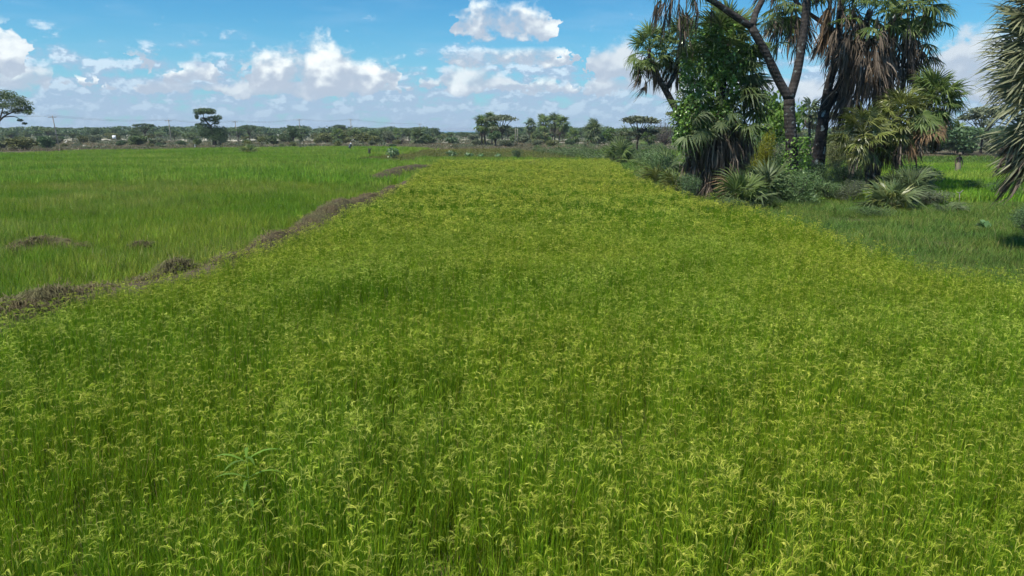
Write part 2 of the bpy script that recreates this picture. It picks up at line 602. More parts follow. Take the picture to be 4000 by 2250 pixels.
# ------------------------------------------------------------------ the ground
ZC = 0.62            # the height of the crop edge seen in the picture
P_ = lambda px, py, z=ZC: tuple(at(px, py, z)[:2])
left_edge = [(-900, 1430), (0, 1195), (250, 1120), (470, 1085), (660, 1035), (840, 1000), (1000, 950), (1130, 905),
             (1260, 850), (1400, 790), (1520, 735), (1590, 690), (1640, 660), (1700, 632)]
right_edge = [(2380, 628), (2460, 680), (2560, 725), (2700, 765), (2820, 795), (2960, 825), (3080, 858), (3200, 900), (3330, 945),
              (3480, 1010), (3640, 1045), (3800, 1075), (4000, 1110), (4500, 1190), (5200, 1330)]
LE, RE = [np.array(P_(*p)) for p in left_edge], [np.array(P_(*p)) for p in right_edge]
LE.insert(0, LE[0] + (LE[0] - LE[1]) * 2.0)          # the edges run on beyond the picture
RE.append(RE[-1] + (RE[-1] - RE[-2]) * 2.0)
pA = [tuple(q) for q in LE] + [tuple(q) for q in RE] + [(RE[-1][0], .5), (LE[0][0], .5)]
pB = [tuple(q) for q in LE[:12]] + [P_(1500, 700), P_(1400, 692), P_(1000, 692), P_(500, 690), P_(0, 690), P_(-900, 690), P_(-900, 1300)]
pC = [P_(-1500, 690), P_(0, 690), P_(500, 690), P_(1000, 692), P_(1400, 692), P_(1530, 705), P_(1590, 690), P_(1640, 660), P_(1690, 632),
      P_(1690, 622), P_(1500, 620), P_(1300, 612), P_(1560, 588), P_(1640, 573), P_(1450, 566), P_(1000, 571), P_(700, 576), P_(300, 582), P_(100, 590), P_(-1500, 600)]
pD = [P_(1300, 612), P_(1500, 620), P_(1690, 622), P_(2000, 626), P_(2300, 628), P_(2300, 605), P_(2120, 582), P_(2000, 571), P_(1640, 573), P_(1560, 588)]
pF = [P_(3330, 745), P_(3700, 752), P_(4050, 750), P_(4700, 760), P_(4700, 640), P_(4000, 632), P_(3500, 630), P_(3250, 632), P_(3150, 650), P_(3180, 700)]
pE = [tuple(q) for q in RE] + [(90, RE[-1][1]), P_(5200, 570), P_(4000, 598), P_(3200, 598), P_(2600, 575), P_(2350, 575), P_(2150, 582), P_(2300, 605)]
pA_in = pA

m, t = new_mat("paddy_soil_and_scrub")
pos = wpos(t)
gx, gy, gz = t.xyz(pos)
n1 = t.noise(pos, 0.9, 5.0, 0.6)
n2 = t.noise(pos, 0.045, 4.0, 0.6)
n3 = t.noise(pos, 7.0, 4.0, 0.7)
soil = t.mix(t.step(n1, 0.35, 0.65), c4((0.055, 0.042, 0.024)), c4((0.10, 0.078, 0.042)))
soil = t.mix(t.step(n3, 0.5, 0.7), soil, c4((0.065, 0.085, 0.022)))
scrub = t.mix(t.step(n1, 0.3, 0.7), c4((0.14, 0.15, 0.085)), c4((0.19, 0.17, 0.12)))
scrub = t.mix(t.step(t.noise(pos, 0.11, 3.0, 0.5), 0.5, 0.62), scrub, c4((0.10, 0.115, 0.055)))
sand = t.m('MULTIPLY', t.step(t.noise(t.comb(gx, t.m('MULTIPLY', gy, 0.45), 0.0), 0.05, 4.0, 0.6), 0.46, 0.54), t.step(gy, 172.0, 182.0))
scrub = t.mix(t.m('MULTIPLY', sand, t.m('SUBTRACT', 1.0, t.step(gy, 300.0, 360.0))), scrub, c4((0.46, 0.42, 0.33)))
gcol = t.mix(t.step(gy, 128.0, 134.0), soil, scrub)
finish(t, gcol, 0.95, 0.0, 0.15, bump=(n3, 0.6, 0.05))
M['ground'] = m
gm = MB()
gm.add([(-15000, -30, 0), (15000, -30, 0), (15000, 15000, 0), (-15000, 15000, 0)], None, [(0, 1, 2, 3)])
ground = tag(obj("ground", gm.mesh("ground", M['ground'])), "bare soil and dry scrubland under the fields", "ground", kind='structure')

m, t = new_mat("sea_water")
n = t.noise(wpos(t), 0.02, 3.0, 0.5)
finish(t, t.mix(n, c4((0.03, 0.16, 0.24)), c4((0.05, 0.24, 0.33))), 0.35, 0.0, 0.5)
sm = MB()
sm.add([(-1500, 1500, 0.4), (900, 1500, 0.4), (9000, 14500, 0.4), (-9000, 14500, 0.4)], None, [(0, 1, 2, 3)])
tag(obj("sea", sm.mesh("sea", m)), "thin strip of blue sea on the horizon", "sea", kind='structure')

# earth bund between the two paddies, running under the weed heaps
bund_pts = [np.array([q[0], q[1], 0.0]) for q in LE]
bm_ = MB()
prof = [(-0.75, 0.0), (-0.42, 0.26), (-0.1, 0.34), (0.2, 0.33), (0.5, 0.2), (0.8, 0.0)]
rows = []
rng = np.random.default_rng(5)
fine = []
for i in range(len(bund_pts) - 1):
    k = max(2, int(np.linalg.norm(bund_pts[i + 1] - bund_pts[i]) / 0.6))
    for j in range(k):
        fine.append(bund_pts[i] + (bund_pts[i + 1] - bund_pts[i]) * j / k)
fine = np.array(fine)
fine = fine[fine[:, 1] > 3]
V = []
for i, p in enumerate(fine):
    d = fine[min(i + 1, len(fine) - 1)] - fine[max(i - 1, 0)]
    d /= np.linalg.norm(d)
    s_ = np.array([-d[1], d[0], 0])
    for (o, z) in prof:
        V.append(p + s_ * (o + rng.normal() * .05) + np.array([0, 0, max(z + rng.normal() * .035 * (z > 0), -0.01)]))
np_ = len(prof)
Q = [(i * np_ + k, i * np_ + k + 1, (i + 1) * np_ + k + 1, (i + 1) * np_ + k) for i in range(len(fine) - 1) for k in range(np_ - 1)]
bm_.add(V, None, Q)
M['mud'] = flat_mat("bund_earth", (0.085, 0.062, 0.042), 0.95, 0.1, 0.45, 3.0)
tag(obj("field_bund", bm_.mesh("field_bund", M['mud'])), "low earth bund between the two rice paddies", "bund", kind='structure')

# ------------------------------------------------------------------ rice and grass: plants as meshes, scattered as stuff
LEAF_G = [(0.142, 0.272, 0.012), (0.182, 0.310, 0.015), (0.240, 0.340, 0.024), (0.108, 0.238, 0.013)]
PAN = [(0.44, 0.50, 0.10), (0.53, 0.56, 0.15), (0.38, 0.46, 0.07)]
STRAW = [(0.30, 0.235, 0.10), (0.22, 0.165, 0.075)]


def blade(mb, base, az, h, lean, droop, w, col, nseg=4, twist=None):
    t_ = np.linspace(0, 1, nseg + 1)
    out = np.array([math.cos(az), math.sin(az), 0])
    r = lean * t_ + droop * t_ ** 2.6
    z = h * (t_ - 0.55 * (droop / max(h, .01)) * t_ ** 3.2)
    c = np.asarray(base) + out[None, :] * r[:, None] + np.stack([0 * z, 0 * z, z], 1)
    ta = az + math.pi / 2 if twist is None else twist
    s_ = np.array([math.cos(ta), math.sin(ta), 0.0])
    ww = w * np.clip(1.0 - t_ ** 3, 0, 1) * (0.55 + 0.9 * np.minimum(t_ * 2.2, 0.5))
    V, T = [], []
    for i in range(nseg):
        V += [c[i] - s_ * ww[i] / 2, c[i] + s_ * ww[i] / 2]
    V.append(c[-1])
    for i in range(nseg - 1):
        a = 2 * i
        T += [(a, a + 1, a + 3), (a, a + 3, a + 2)]
    T.append((2 * nseg - 2, 2 * nseg - 1, 2 * nseg))
    mb.add(V, T, None, 0.5, col)


def panicle(mb, base, az, h, reach, col, rng, w=0.006, nb=11, stem=(0.13, 0.24, 0.03)):
    """stalk that rises, arches over and hangs, with grain branches along the arch"""
    out = np.array([math.cos(az), math.sin(az), 0])
    side = np.array([-math.sin(az), math.cos(az), 0])
    pts = []
    for k in range(4):
        pts.append(np.asarray(base) + out * reach * 0.12 * k / 3 + np.array([0, 0, h * k / 3]))
    L = reach
    arch = math.radians(rng.uniform(55, 135))
    for k in range(1, 6):
        th = k / 5 * arch
        pts.append(pts[3] + out * L * 0.62 * (1 - math.cos(th)) * 0.75 + np.array([0, 0, L * 0.42 * math.sin(th)]))
    pts = np.array(pts)
    for i in range(len(pts) - 1):
        ws = w * (0.6 if i < 3 else 0.8)
        mb.add([pts[i] - side * ws / 2, pts[i] + side * ws / 2, pts[i + 1] + side * ws / 2, pts[i + 1] - side * ws / 2],
               [(0, 1, 2), (0, 2, 3)], None, 0.5, stem if i < 3 else col)
    for b in range(nb):
        u = rng.uniform(0, 1)
        f = 3 + u * (len(pts) - 4.001)
        i = int(f)
        p = pts[i] + (pts[i + 1] - pts[i]) * (f - i)
        tan = pts[i + 1] - pts[i]
        tan /= np.linalg.norm(tan) + 1e-9
        d = tan * 0.8 + side * rng.normal() * 0.24 + np.array([0, 0, -0.28]) + out * rng.normal() * .15
        d /= np.linalg.norm(d)
        l = rng.uniform(0.4, 0.75) * L * (1.05 - 0.4 * u)
        s_ = np.cross(d, rot_rand(rng, 1)[0])
        s_ /= np.linalg.norm(s_) + 1e-9
        ww = w * rng.uniform(0.8, 1.35)
        c = np.asarray(col) * rng.uniform(0.85, 1.15)
        mb.add([p, p + d * l * .5 + s_ * ww / 2, p + d * l + np.array([0, 0, -l * .12]), p + d * l * .5 - s_ * ww / 2], [(0, 1, 2), (0, 2, 3)], None, 0.5, c)


def variants(name, n, fn, mat):
    c = bpy.data.collections.new(name)
    for i in range(n):
        mb = MB()
        fn(mb, np.random.default_rng(1000 + i * 7 + sum(map(ord, name))), i)
        c.objects.link(bpy.data.objects.new("%s_%02d" % (name, i), mb.mesh("%s_%02d" % (name, i), mat, usecol=True)))
    return c


def pick(rng, a):
    return a[rng.integers(len(a))]


def rice_near(mb, rng, i):
    full = i < 6
    for k in range(54):
        a = rng.uniform(0, 6.28)
        r = abs(rng.normal()) * 0.085
        base = (r * math.cos(a), r * math.sin(a), 0)
        h = rng.uniform(0.36, 0.74)
        c = np.array(pick(rng, LEAF_G)) * rng.uniform(.75, 1.2)
        if rng.random() < 0.10:
            c = np.array(pick(rng, STRAW))
            h *= 0.6
        if k < 6:           # flag leaves that arch over at the top
            c = c * np.array([1.15, 1.1, 1.3])
            blade(mb, base, rng.uniform(0, 6.28), rng.uniform(.50, .74), rng.uniform(.02, .07), rng.uniform(.08, .18), rng.uniform(.0045, .0075), c, 5)
        else:
            blade(mb, base, rng.uniform(0, 6.28), h, rng.uniform(.01, .10), rng.uniform(0, .06) if rng.random() < .82 else rng.uniform(.1, .25),
                  rng.uniform(.0045, .0085), c, 4)
    if rng.random() < .6:   # a bent or broken stalk
        blade(mb, (0, 0, .05), rng.uniform(0, 6.28), .3, .28, .15, .006, np.array(pick(rng, STRAW)), 3)
    for k in range(rng.integers(8, 12) if full else rng.integers(3, 5)):
        a = rng.uniform(0, 6.28)
        r = rng.uniform(0, .09)
        panicle(mb, (r * math.cos(a), r * math.sin(a), 0), rng.uniform(0, 6.28), rng.uniform(.46, .76), rng.uniform(.065, .125),
                pick(rng, PAN) if rng.random() < .75 else (0.27, 0.37, 0.04), rng, 0.0035, 7)


def rice_mid(mb, rng, i):
    for k in range(26):
        a = rng.uniform(0, 6.28)
        r = abs(rng.normal()) * 0.12
        c = np.array(pick(rng, LEAF_G)) * rng.uniform(.8, 1.2)
        blade(mb, (r * math.cos(a), r * math.sin(a), 0), rng.uniform(0, 6.28), rng.uniform(.5, .78), rng.uniform(.02, .10), rng.uniform(0, .10),
              rng.uniform(.010, .016), c, 3)
    for k in range(9 if i < 5 else 3):
        a = rng.uniform(0, 6.28)
        r = rng.uniform(0, .15)
        panicle(mb, (r * math.cos(a), r * math.sin(a), 0), rng.uniform(0, 6.28), rng.uniform(.60, .76), rng.uniform(.09, .14), np.array(pick(rng, PAN)) * (1.0, .96, .9), rng, 0.009, 4)


def young_near(mb, rng, i):
    for k in range(40):
        a = rng.uniform(0, 6.28)
        r = abs(rng.normal()) * 0.13
        c = np.array(pick(rng, LEAF_G)) * rng.uniform(.72, 1.15) * np.array([1.02, .97, 1.6])
        h = rng.uniform(.28, .52)
        if i >= 5:
            c = c * np.array([1.3, 1.1, 2.0])
        if rng.random() < .03:
            c = np.array((.26, .29, .11))
        blade(mb, (r * math.cos(a), r * math.sin(a), 0), rng.uniform(0, 6.28), h, rng.uniform(.02, .14), rng.uniform(0, .2),
              rng.uniform(.007, .012), c, 3)


def young_far(mb, rng, i):
    for k in range(34):
        a = rng.uniform(0, 6.28)
        r = abs(rng.normal()) * 0.30
        c = np.array(pick(rng, LEAF_G)) * rng.uniform(1.0, 1.45) * np.array([1.15, 1.0, 2.4])
        blade(mb, (r * math.cos(a), r * math.sin(a), 0), rng.uniform(0, 6.28), rng.uniform(.42, .68), rng.uniform(.02, .14), rng.uniform(0, .2),
              rng.uniform(.025, .05), c, 2)


BANKC = [(0.105, 0.195, 0.038), (0.14, 0.22, 0.050), (0.085, 0.165, 0.034), (0.17, 0.22, 0.065)]


def bank_grass(mb, rng, i):
    for k in range(60):
        a = rng.uniform(0, 6.28)
        r = abs(rng.normal()) * 0.19
        c = np.array(pick(rng, BANKC)) * rng.uniform(.8, 1.2)
        if rng.random() < .07:
            c = np.array((.28, .26, .13)) * rng.uniform(.7, 1.1)
        blade(mb, (r * math.cos(a), r * math.sin(a), 0), rng.uniform(0, 6.28), rng.uniform(.12, .36), rng.uniform(.05, .25), rng.uniform(0, .22),
              rng.uniform(.005, .011), c, 3)


def bank_far(mb, rng, i):
    for k in range(30):
        a = rng.uniform(0, 6.28)
        r = abs(rng.normal()) * 0.4
        c = np.array(pick(rng, BANKC)) * rng.uniform(.8, 1.2)
        blade(mb, (r * math.cos(a), r * math.sin(a), 0), rng.uniform(0, 6.28), rng.uniform(.15, .45), rng.uniform(.05, .2), rng.uniform(0, .2),
              rng.uniform(.03, .06), c, 2)


def dry_tuft(mb, rng, i):
    cs = [(0.15, 0.145, 0.085), (0.115, 0.13, 0.06), (0.19, 0.165, 0.12)]
    for k in range(26):
        a = rng.uniform(0, 6.28)
        r = abs(rng.normal()) * 0.45
        blade(mb, (r * math.cos(a), r * math.sin(a), 0), rng.uniform(0, 6.28), rng.uniform(.15, .5), rng.uniform(.05, .3), rng.uniform(0, .2),
              rng.uniform(.04, .09), np.array(pick(rng, cs)) * rng.uniform(.8, 1.2), 2)


def scatter(name, pts, coll, idx, scl, tint, label, cat):
    n = len(pts)
    rng = np.random.default_rng(len(name) * 31 + n)
    me = bpy.data.meshes.new(name)
    me.vertices.add(n)
    me.vertices.foreach_set('co', np.asarray(pts, np.float32).ravel())
    rot = np.zeros((n, 3), np.float32)
    rot[:, :2] = rng.normal(size=(n, 2)) * 0.06
    rot[:, 2] = rng.uniform(0, 6.283, n)
    for nm, ty, key, v in (("rot", 'FLOAT_VECTOR', 'vector', rot), ("scl", 'FLOAT', 'value', scl), ("idx", 'INT', 'value', idx), ("tint", 'FLOAT', 'value', tint)):
        a = me.attributes.new(nm, ty, 'POINT')
        a.data.foreach_set(key, np.asarray(v, np.int32 if ty == 'INT' else np.float32).ravel())
    o = obj(name, me)
    tag(o, label, cat, kind='stuff')
    ng = bpy.data.node_groups.new(name, 'GeometryNodeTree')
    ng.interface.new_socket("Geometry", in_out='INPUT', socket_type='NodeSocketGeometry')
    ng.interface.new_socket("Geometry", in_out='OUTPUT', socket_type='NodeSocketGeometry')
    N = ng.nodes
    i_, o_ = N.new('NodeGroupInput'), N.new('NodeGroupOutput')
    ci = N.new('GeometryNodeCollectionInfo')
    ci.inputs['Collection'].default_value = coll
    ci.inputs['Separate Children'].default_value = True
    ci.inputs['Reset Children'].default_value = True
    ip = N.new('GeometryNodeInstanceOnPoints')
    ip.inputs['Pick Instance'].default_value = True

    def na(nm, ty):
        q = N.new('GeometryNodeInputNamedAttribute')
        q.data_type = ty
        q.inputs[0].default_value = nm
        return q.outputs[0]
    ng.links.new(i_.outputs[0], ip.inputs['Points'])
    ng.links.new(ci.outputs[0], ip.inputs['Instance'])
    ng.links.new(na("idx", 'INT'), ip.inputs['Instance Index'])
    ng.links.new(na("rot", 'FLOAT_VECTOR'), ip.inputs['Rotation'])
    ng.links.new(na("scl", 'FLOAT'), ip.inputs['Scale'])
    ng.links.new(ip.outputs[0], o_.inputs[0])
    md = o.modifiers.new("plants", 'NODES')
    md.node_group = ng
    return o


def grid_pts(rng, poly, y0, y1, sp, margin=4.0, jit=0.5, rag=0.3):
    """jittered points inside poly, between two distances, inside the view and a few metres to each side"""
    lat = 0.98 if y1 < 80 else 0.82
    xs0 = -(y1 * lat + margin)
    nx = int(2 * -xs0 / sp)
    ny = int((y1 - y0) / sp)
    if nx < 1 or ny < 1:
        return np.zeros((0, 3))
    X, Y = np.meshgrid(np.arange(nx) * sp + xs0, np.arange(ny) * sp + y0)
    X = X + rng.uniform(-jit, jit, X.shape) * sp
    Y = Y + rng.uniform(-jit, jit, Y.shape) * sp
    P = np.stack([X.ravel(), Y.ravel()], 1)
    wob = np.stack([fbm(P[:, 0] * .35, P[:, 1] * .35) - .5, fbm(P[:, 0] * .35 + 50, P[:, 1] * .35) - .5], 1) * 5 * rag
    k = (np.abs(P[:, 0]) < P[:, 1] * lat + margin) & inpoly(P + rng.normal(size=P.shape) * rag + wob, poly)
    P = P[k]
    return np.concatenate([P, np.zeros((len(P), 1))], 1)


rng = np.random.default_rng(11)
HEAPS_CLEAR = []
bund_xy = fine[:, :2]


def off_bund(P, d):
    k = np.ones(len(P), bool)
    for i in range(0, len(P), 4000):
        q = P[i:i + 4000, None, :2] - bund_xy[None]
        k[i:i + 4000] = (q ** 2).sum(2).min(1) > d * d
    return k


cRN = variants("rice_plant", 8, rice_near, M['rice'])
cRM = variants("rice_plant_far", 7, rice_mid, M['rice'])
cYN = variants("young_rice_plant", 8, young_near, M['young'])
cYF = variants("young_rice_plant_far", 6, young_far, M['lightgrass'])
cBK = variants("bank_grass_tuft", 6, bank_grass, M['bank'])
cBF = variants("bank_grass_tuft_far", 5, bank_far, M['bank'])
cDR = variants("dry_grass_tuft", 5, dry_tuft, M['dry'])


def rice_scatter(name, P, coll, nv, npan, lo, hi, label, cat="rice", patch=0.25, thr=0.5):
    f = fbm(P[:, 0] * patch + 40, P[:, 1] * patch + 40)
    r = np.random.default_rng(len(P))
    bare = r.random(len(P)) < np.clip((f - thr) * 5 + np.clip((8.0 - P[:, 1]) * .13, 0, .4), 0.04, 0.95)
    idx = np.where(bare, r.integers(npan, nv, len(P)), r.integers(0, npan, len(P)))
    f2 = fbm(P[:, 0] * 0.6, P[:, 1] * 0.6 + 70)
    scl = (lo + (hi - lo) * r.random(len(P))) * (0.70 + 0.55 * f2) * np.where(bare, 0.90, 1.0)
    return scatter(name, P, coll, idx, scl, np.clip(r.normal(0.5, .22, len(P)), 0, 1), label, cat)


P0 = grid_pts(rng, pA, 1.2, 28, 0.165, 3.0)
P0 = P0[rng.random(len(P0)) > np.clip((P0[:, 1] - 19) / 9, 0, 1)]
P0 = P0[off_bund(P0, 0.5)]
# thin gaps in the crop close to the camera
g_ = fbm(P0[:, 0] * 0.9 + 5, P0[:, 1] * 0.9 + 5)
P0 = P0[(rng.random(len(P0)) > np.clip((g_ - 0.52) * 4.0, 0.0, 0.55))]
rice_scatter("ripening_rice", P0, cRN, 8, 6, 0.95, 1.18, "ripening rice with drooping yellow-green panicles across the foreground paddy", thr=0.55)
P1 = grid_pts(rng, pA, 19, 75, 0.32, 4.0)
P1 = P1[rng.random(len(P1)) < np.clip((P1[:, 1] - 18) / 9, 0, 1)]
P1 = P1[off_bund(P1, 0.5)]
rice_scatter("ripening_rice", P1, cRM, 7, 5, 0.95, 1.18, "ripening yellow-green rice towards the far end of the middle paddy", thr=0.62)

PB = grid_pts(rng, pB, 8, 50, 0.27, 4.0, rag=.8)
PB = PB[off_bund(PB, 0.65)]
f = fbm(PB[:, 0] * 0.10 + 3, PB[:, 1] * 0.16 + 1)
r = rng.random(len(PB))
scatter("young_rice", PB, cYN, np.where(f + (r - .5) * .25 > 0.56, rng.integers(5, 8, len(PB)), rng.integers(0, 5, len(PB))), rng.uniform(.9, 1.2, len(PB)) * (0.55 + 0.9 * fbm(PB[:, 0] * .22, PB[:, 1] * .22)),
        np.clip(rng.normal(.5, .2, len(PB)), 0, 1), "dark green young rice in the paddy left of the weed heaps", "rice")
PC = grid_pts(rng, pC, 35, 150, 0.60, 5.0, rag=1.2)
scatter("young_rice", PC, cYF, rng.integers(0, 6, len(PC)), rng.uniform(.85, 1.15, len(PC)) * (0.7 + 0.6 * fbm(PC[:, 0] * .07, PC[:, 1] * .12)),
        np.clip(rng.normal(.5, .2, len(PC)), 0, 1), "light green rice in the far left paddy up to the scrub", "rice")
PE = grid_pts(rng, pE, 10, 60, 0.26, 3.0)
PE = PE[~inpoly(PE, pF)]
g_ = fbm(PE[:, 0] * 0.45 + 25, PE[:, 1] * 0.45 + 15)
PE = PE[rng.random(len(PE)) > np.clip((g_ - 0.64) * 8, 0, 0.9)]
scatter("bank_grass", PE, cBK, rng.integers(0, 6, len(PE)), rng.uniform(.7, 1.4, len(PE)) * (0.6 + 0.8 * fbm(PE[:, 0] * .5, PE[:, 1] * .5)),
        np.clip(rng.normal(.5, .22, len(PE)), 0, 1), "fine blue-green grass on the bank below the palms", "grass")
kb = rng.integers(0, len(fine) - 1, 900)
PN = fine[kb] + (fine[kb + 1] - fine[kb]) * rng.random((900, 1)) + np.concatenate([rng.normal(size=(900, 2)) * .5, np.full((900, 1), .12)], 1)
PN = PN[fbm(PN[:, 0] * .5 + 9, PN[:, 1] * .5) > .46]
scatter("bank_grass", PN, cBK, rng.integers(0, 6, len(PN)), rng.uniform(.6, 1.2, len(PN)), np.clip(rng.normal(.6, .22, len(PN)), 0, 1),
        "sparse grass growing through the weeds on the bund", "grass")
PE2 = grid_pts(rng, pE, 60, 140, 0.75, 5.0)
PE2 = PE2[~inpoly(PE2, pF) & ~inpoly(PE2, pD)]
scatter("bank_grass", PE2, cBF, rng.integers(0, 5, len(PE2)), rng.uniform(.7, 1.4, len(PE2)),
        np.clip(rng.normal(.45, .22, len(PE2)), 0, 1), "dull green rough grass behind the palms", "grass")
PD = grid_pts(rng, pD, 60, 150, 0.75, 5.0)
M['olive'] = grass_mat("olive_stubble", ((0.9, 1.0, 0.9), (1.1, 1.0, 0.95)), 0.05, transl=0.3, amount=1.0)


def olive_tuft(mb, rng, i):
    cs = [(0.155, 0.165, 0.045), (0.18, 0.165, 0.06), (0.125, 0.165, 0.04)]
    for k in range(26):
        a = rng.uniform(0, 6.28)
        r_ = abs(rng.normal()) * 0.42
        blade(mb, (r_ * math.cos(a), r_ * math.sin(a), 0), rng.uniform(0, 6.28), rng.uniform(.15, .38), rng.uniform(.05, .2), rng.uniform(0, .15),
              rng.uniform(.03, .06), np.array(pick(rng, cs)) * rng.uniform(.8, 1.2), 2)


cOL = variants("olive_tuft", 5, olive_tuft, M['olive'])
scatter("olive_stubble", PD, cOL, rng.integers(0, 5, len(PD)), rng.uniform(.7, 1.2, len(PD)), np.clip(rng.normal(.5, .2, len(PD)), 0, 1),
        "olive brown stubble in the low field behind the middle paddy", "grass")
# tall green grass along the far edge of the middle paddy
pG = [P_(1640, 628), P_(2350, 630), P_(2340, 618), P_(1640, 612)]
PG = grid_pts(rng, pG, 60, 120, 0.42, 5.0)
scatter("tall_grass", PG, cYF, rng.integers(0, 6, len(PG)), rng.uniform(.8, 1.5, len(PG)), np.clip(rng.normal(.35, .2, len(PG)), 0, 1),
        "strip of taller green grass along the far end of the middle paddy", "grass")
PF = grid_pts(rng, pF, 30, 100, 0.42, 6.0)
scatter("young_rice", PF, cYF, rng.integers(0, 6, len(PF)), rng.uniform(.9, 1.2, len(PF)), np.clip(rng.normal(.55, .2, len(PF)), 0, 1),
        "bright green rice in the small paddy behind the palms at right", "rice")
pS = [(-330, 131), (330, 131), (330, 260), (-330, 260)]
PS = grid_pts(rng, pS, 131, 260, 1.15, 10.0)
PS = PS[~inpoly(PS, pC) & ~inpoly(PS, pD) & ~inpoly(PS, pE)]
g_ = fbm(PS[:, 0] * .04, PS[:, 1] * .06)
PS = PS[rng.random(len(PS)) < np.where(PS[:, 1] < 175, 0.9, np.clip((g_ - .38) * 5, 0.05, 1))]
scatter("dry_grass", PS, cDR, rng.integers(0, 5, len(PS)), rng.uniform(.7, 1.5, len(PS)), np.clip(rng.normal(.5, .22, len(PS)), 0, 1),
        "brownish dry grass and low weeds on the scrubland behind the paddies", "grass")
# ------------------------------------------------------------------ palms


def fan_mesh(name, rng, R=1.0, nseg=22, span=250, lp=0.9, wleaf=0.052, droop=0.25, split=0.42, cost=0.25):
    """fan leaf: petiole along +X, blade of pleated segments spread around its end"""
    mb = MB()
    mb.tube([(0, 0, 0), (lp * .5, 0, 0.02), (lp, 0, 0)], [0.028, 0.02, 0.016], 4, 0.55, cap=False)
    hub = np.array([lp, 0, 0])
    A = np.radians(np.linspace(-span / 2, span / 2, nseg + 1))
    for k in range(nseg):
        a0, a1 = A[k], A[k + 1]
        am = (a0 + a1) / 2
        L = R * (0.78 + 0.22 * math.cos(am)) * rng.uniform(.78, 1.06)
        d0, d1, dm = [np.array([math.cos(q), math.sin(q), 0]) for q in (a0, a1, am)]
        side = np.array([-math.sin(am), math.cos(am), 0])
        if rng.random() < .05:
            continue
        dr = droop * rng.uniform(.4, 2.0) + (rng.uniform(.3, .7) if rng.random() < .12 else 0)
        off = hub + np.array([cost * R * 0.35 * max(0, math.cos(am)), 0, 0]) * 0.6
        z1 = -0.05 * R - 0.10 * R * (1 - math.cos(am)) * 0.5
        p0 = off + d0 * R * split + np.array([0, 0, z1 + 0.02 * R * (1 if k % 2 else -1)])
        p1 = off + d1 * R * split + np.array([0, 0, z1 - 0.02 * R * (1 if k % 2 else -1)])
        w = wleaf * R
        jit = side * rng.normal() * 0.06 * R
        q0 = off + dm * L * .72 - side * w * .5 + np.array([0, 0, z1 * 1.5 - dr * .30 * R]) + jit * .5
        q1 = off + dm * L * .72 + side * w * .5 + np.array([0, 0, z1 * 1.5 - dr * .30 * R + 0.015 * R]) + jit * .5
        tip = off + dm * L * (1 - .15 * dr) + np.array([0, 0, z1 * 2 - dr * .85 * R]) + jit
        v = np.clip(rng.normal(0.5, 0.25), 0, 1)
        mb.add([hub, p0, p1, q0, q1, tip], [(0, 1, 2), (1, 3, 4), (1, 4, 2), (3, 5, 4)], None, v)
    return mb.mesh(name, M['palm'])


def dead_mesh(name, rng, R=1.0, nseg=15, lp=0.55, cone=0.17):
    """withered leaf: the segments fold together and hang like a closed umbrella"""
    mb = MB()
    mb.tube([(0, 0, 0), (lp * .6, 0, 0.03), (lp, 0, 0)], [0.025, 0.02, 0.015], 4, 0.4, cap=False)
    hub = np.array([lp, 0, 0])
    for k in range(nseg):
        th = rng.uniform(0, 6.28)
        c = cone * abs(rng.normal()) + .02
        L = R * rng.uniform(.6, 1.05)
        n = np.array([0, math.cos(th), math.sin(th)])
        s_ = np.cross(n, (1, 0, 0)) * .6 + rot_rand(rng, 1)[0] * .5
        s_ /= np.linalg.norm(s_)
        w = rng.uniform(.025, .06) * R
        m1 = hub + np.array([L * .35, 0, 0]) + n * c * L * .75
        m2 = hub + np.array([L * .72, 0, 0]) + n * c * L * 1.0 + rot_rand(rng, 1)[0] * .03 * R
        tip = hub + np.array([L, 0, 0]) + n * c * L * rng.uniform(.5, 1.4) + rot_rand(rng, 1)[0] * .05 * R
        v = np.clip(rng.normal(0.45, 0.28), 0, 1)
        mb.add([hub - s_ * w * .3, hub + s_ * w * .3, m1 - s_ * w * .5, m1 + s_ * w * .5, m2 - s_ * w * .35, m2 + s_ * w * .35, tip],
               [(0, 1, 3), (0, 3, 2), (2, 3, 5), (2, 5, 4), (4, 5, 6)], None, v)
    return mb.mesh(name, M['palm_dead'])


prng = np.random.default_rng(77)
FAN = [fan_mesh("palm_leaf", prng, 1.0, prng.integers(22, 28), prng.uniform(215, 290), prng.uniform(.7, 1.0), .044, prng.uniform(.10, .45), prng.uniform(.3, .42)) for _ in range(7)]
FAN_LOW = [fan_mesh("palm_leaf_small", prng, 1.0, 11, prng.uniform(220, 270), prng.uniform(.5, .8), .12, prng.uniform(.2, .5)) for _ in range(3)]
FAN_BIG = [fan_mesh("palm_leaf_large", prng, 1.0, 34, prng.uniform(230, 280), prng.uniform(.5, .8), .034, prng.uniform(.05, .35), .24) for _ in range(5)]
DEAD = [dead_mesh("dead_leaf", prng) for _ in range(6)]
DEAD_LOW = [dead_mesh("dead_leaf_small", prng, nseg=8) for _ in range(3)]


def leaf_matrix(p, d, size, roll=0.0, up=(0, 0, 1)):
    x = Vector(d).normalized()
    u = Vector(up)
    if abs(x.dot(u)) > 0.97:
        u = Vector((0.3, -0.9, 0.2))
    y = u.cross(x).normalized()
    z = x.cross(y)
    m_ = Matrix(((x.x, y.x, z.x), (x.y, y.y, z.y), (x.z, y.z, z.z))) @ Matrix.Rotation(roll, 3, 'X')
    m_ = m_.to_4x4()
    m_.translation = Vector(p)
    return m_ @ Matrix.Scale(size, 4)


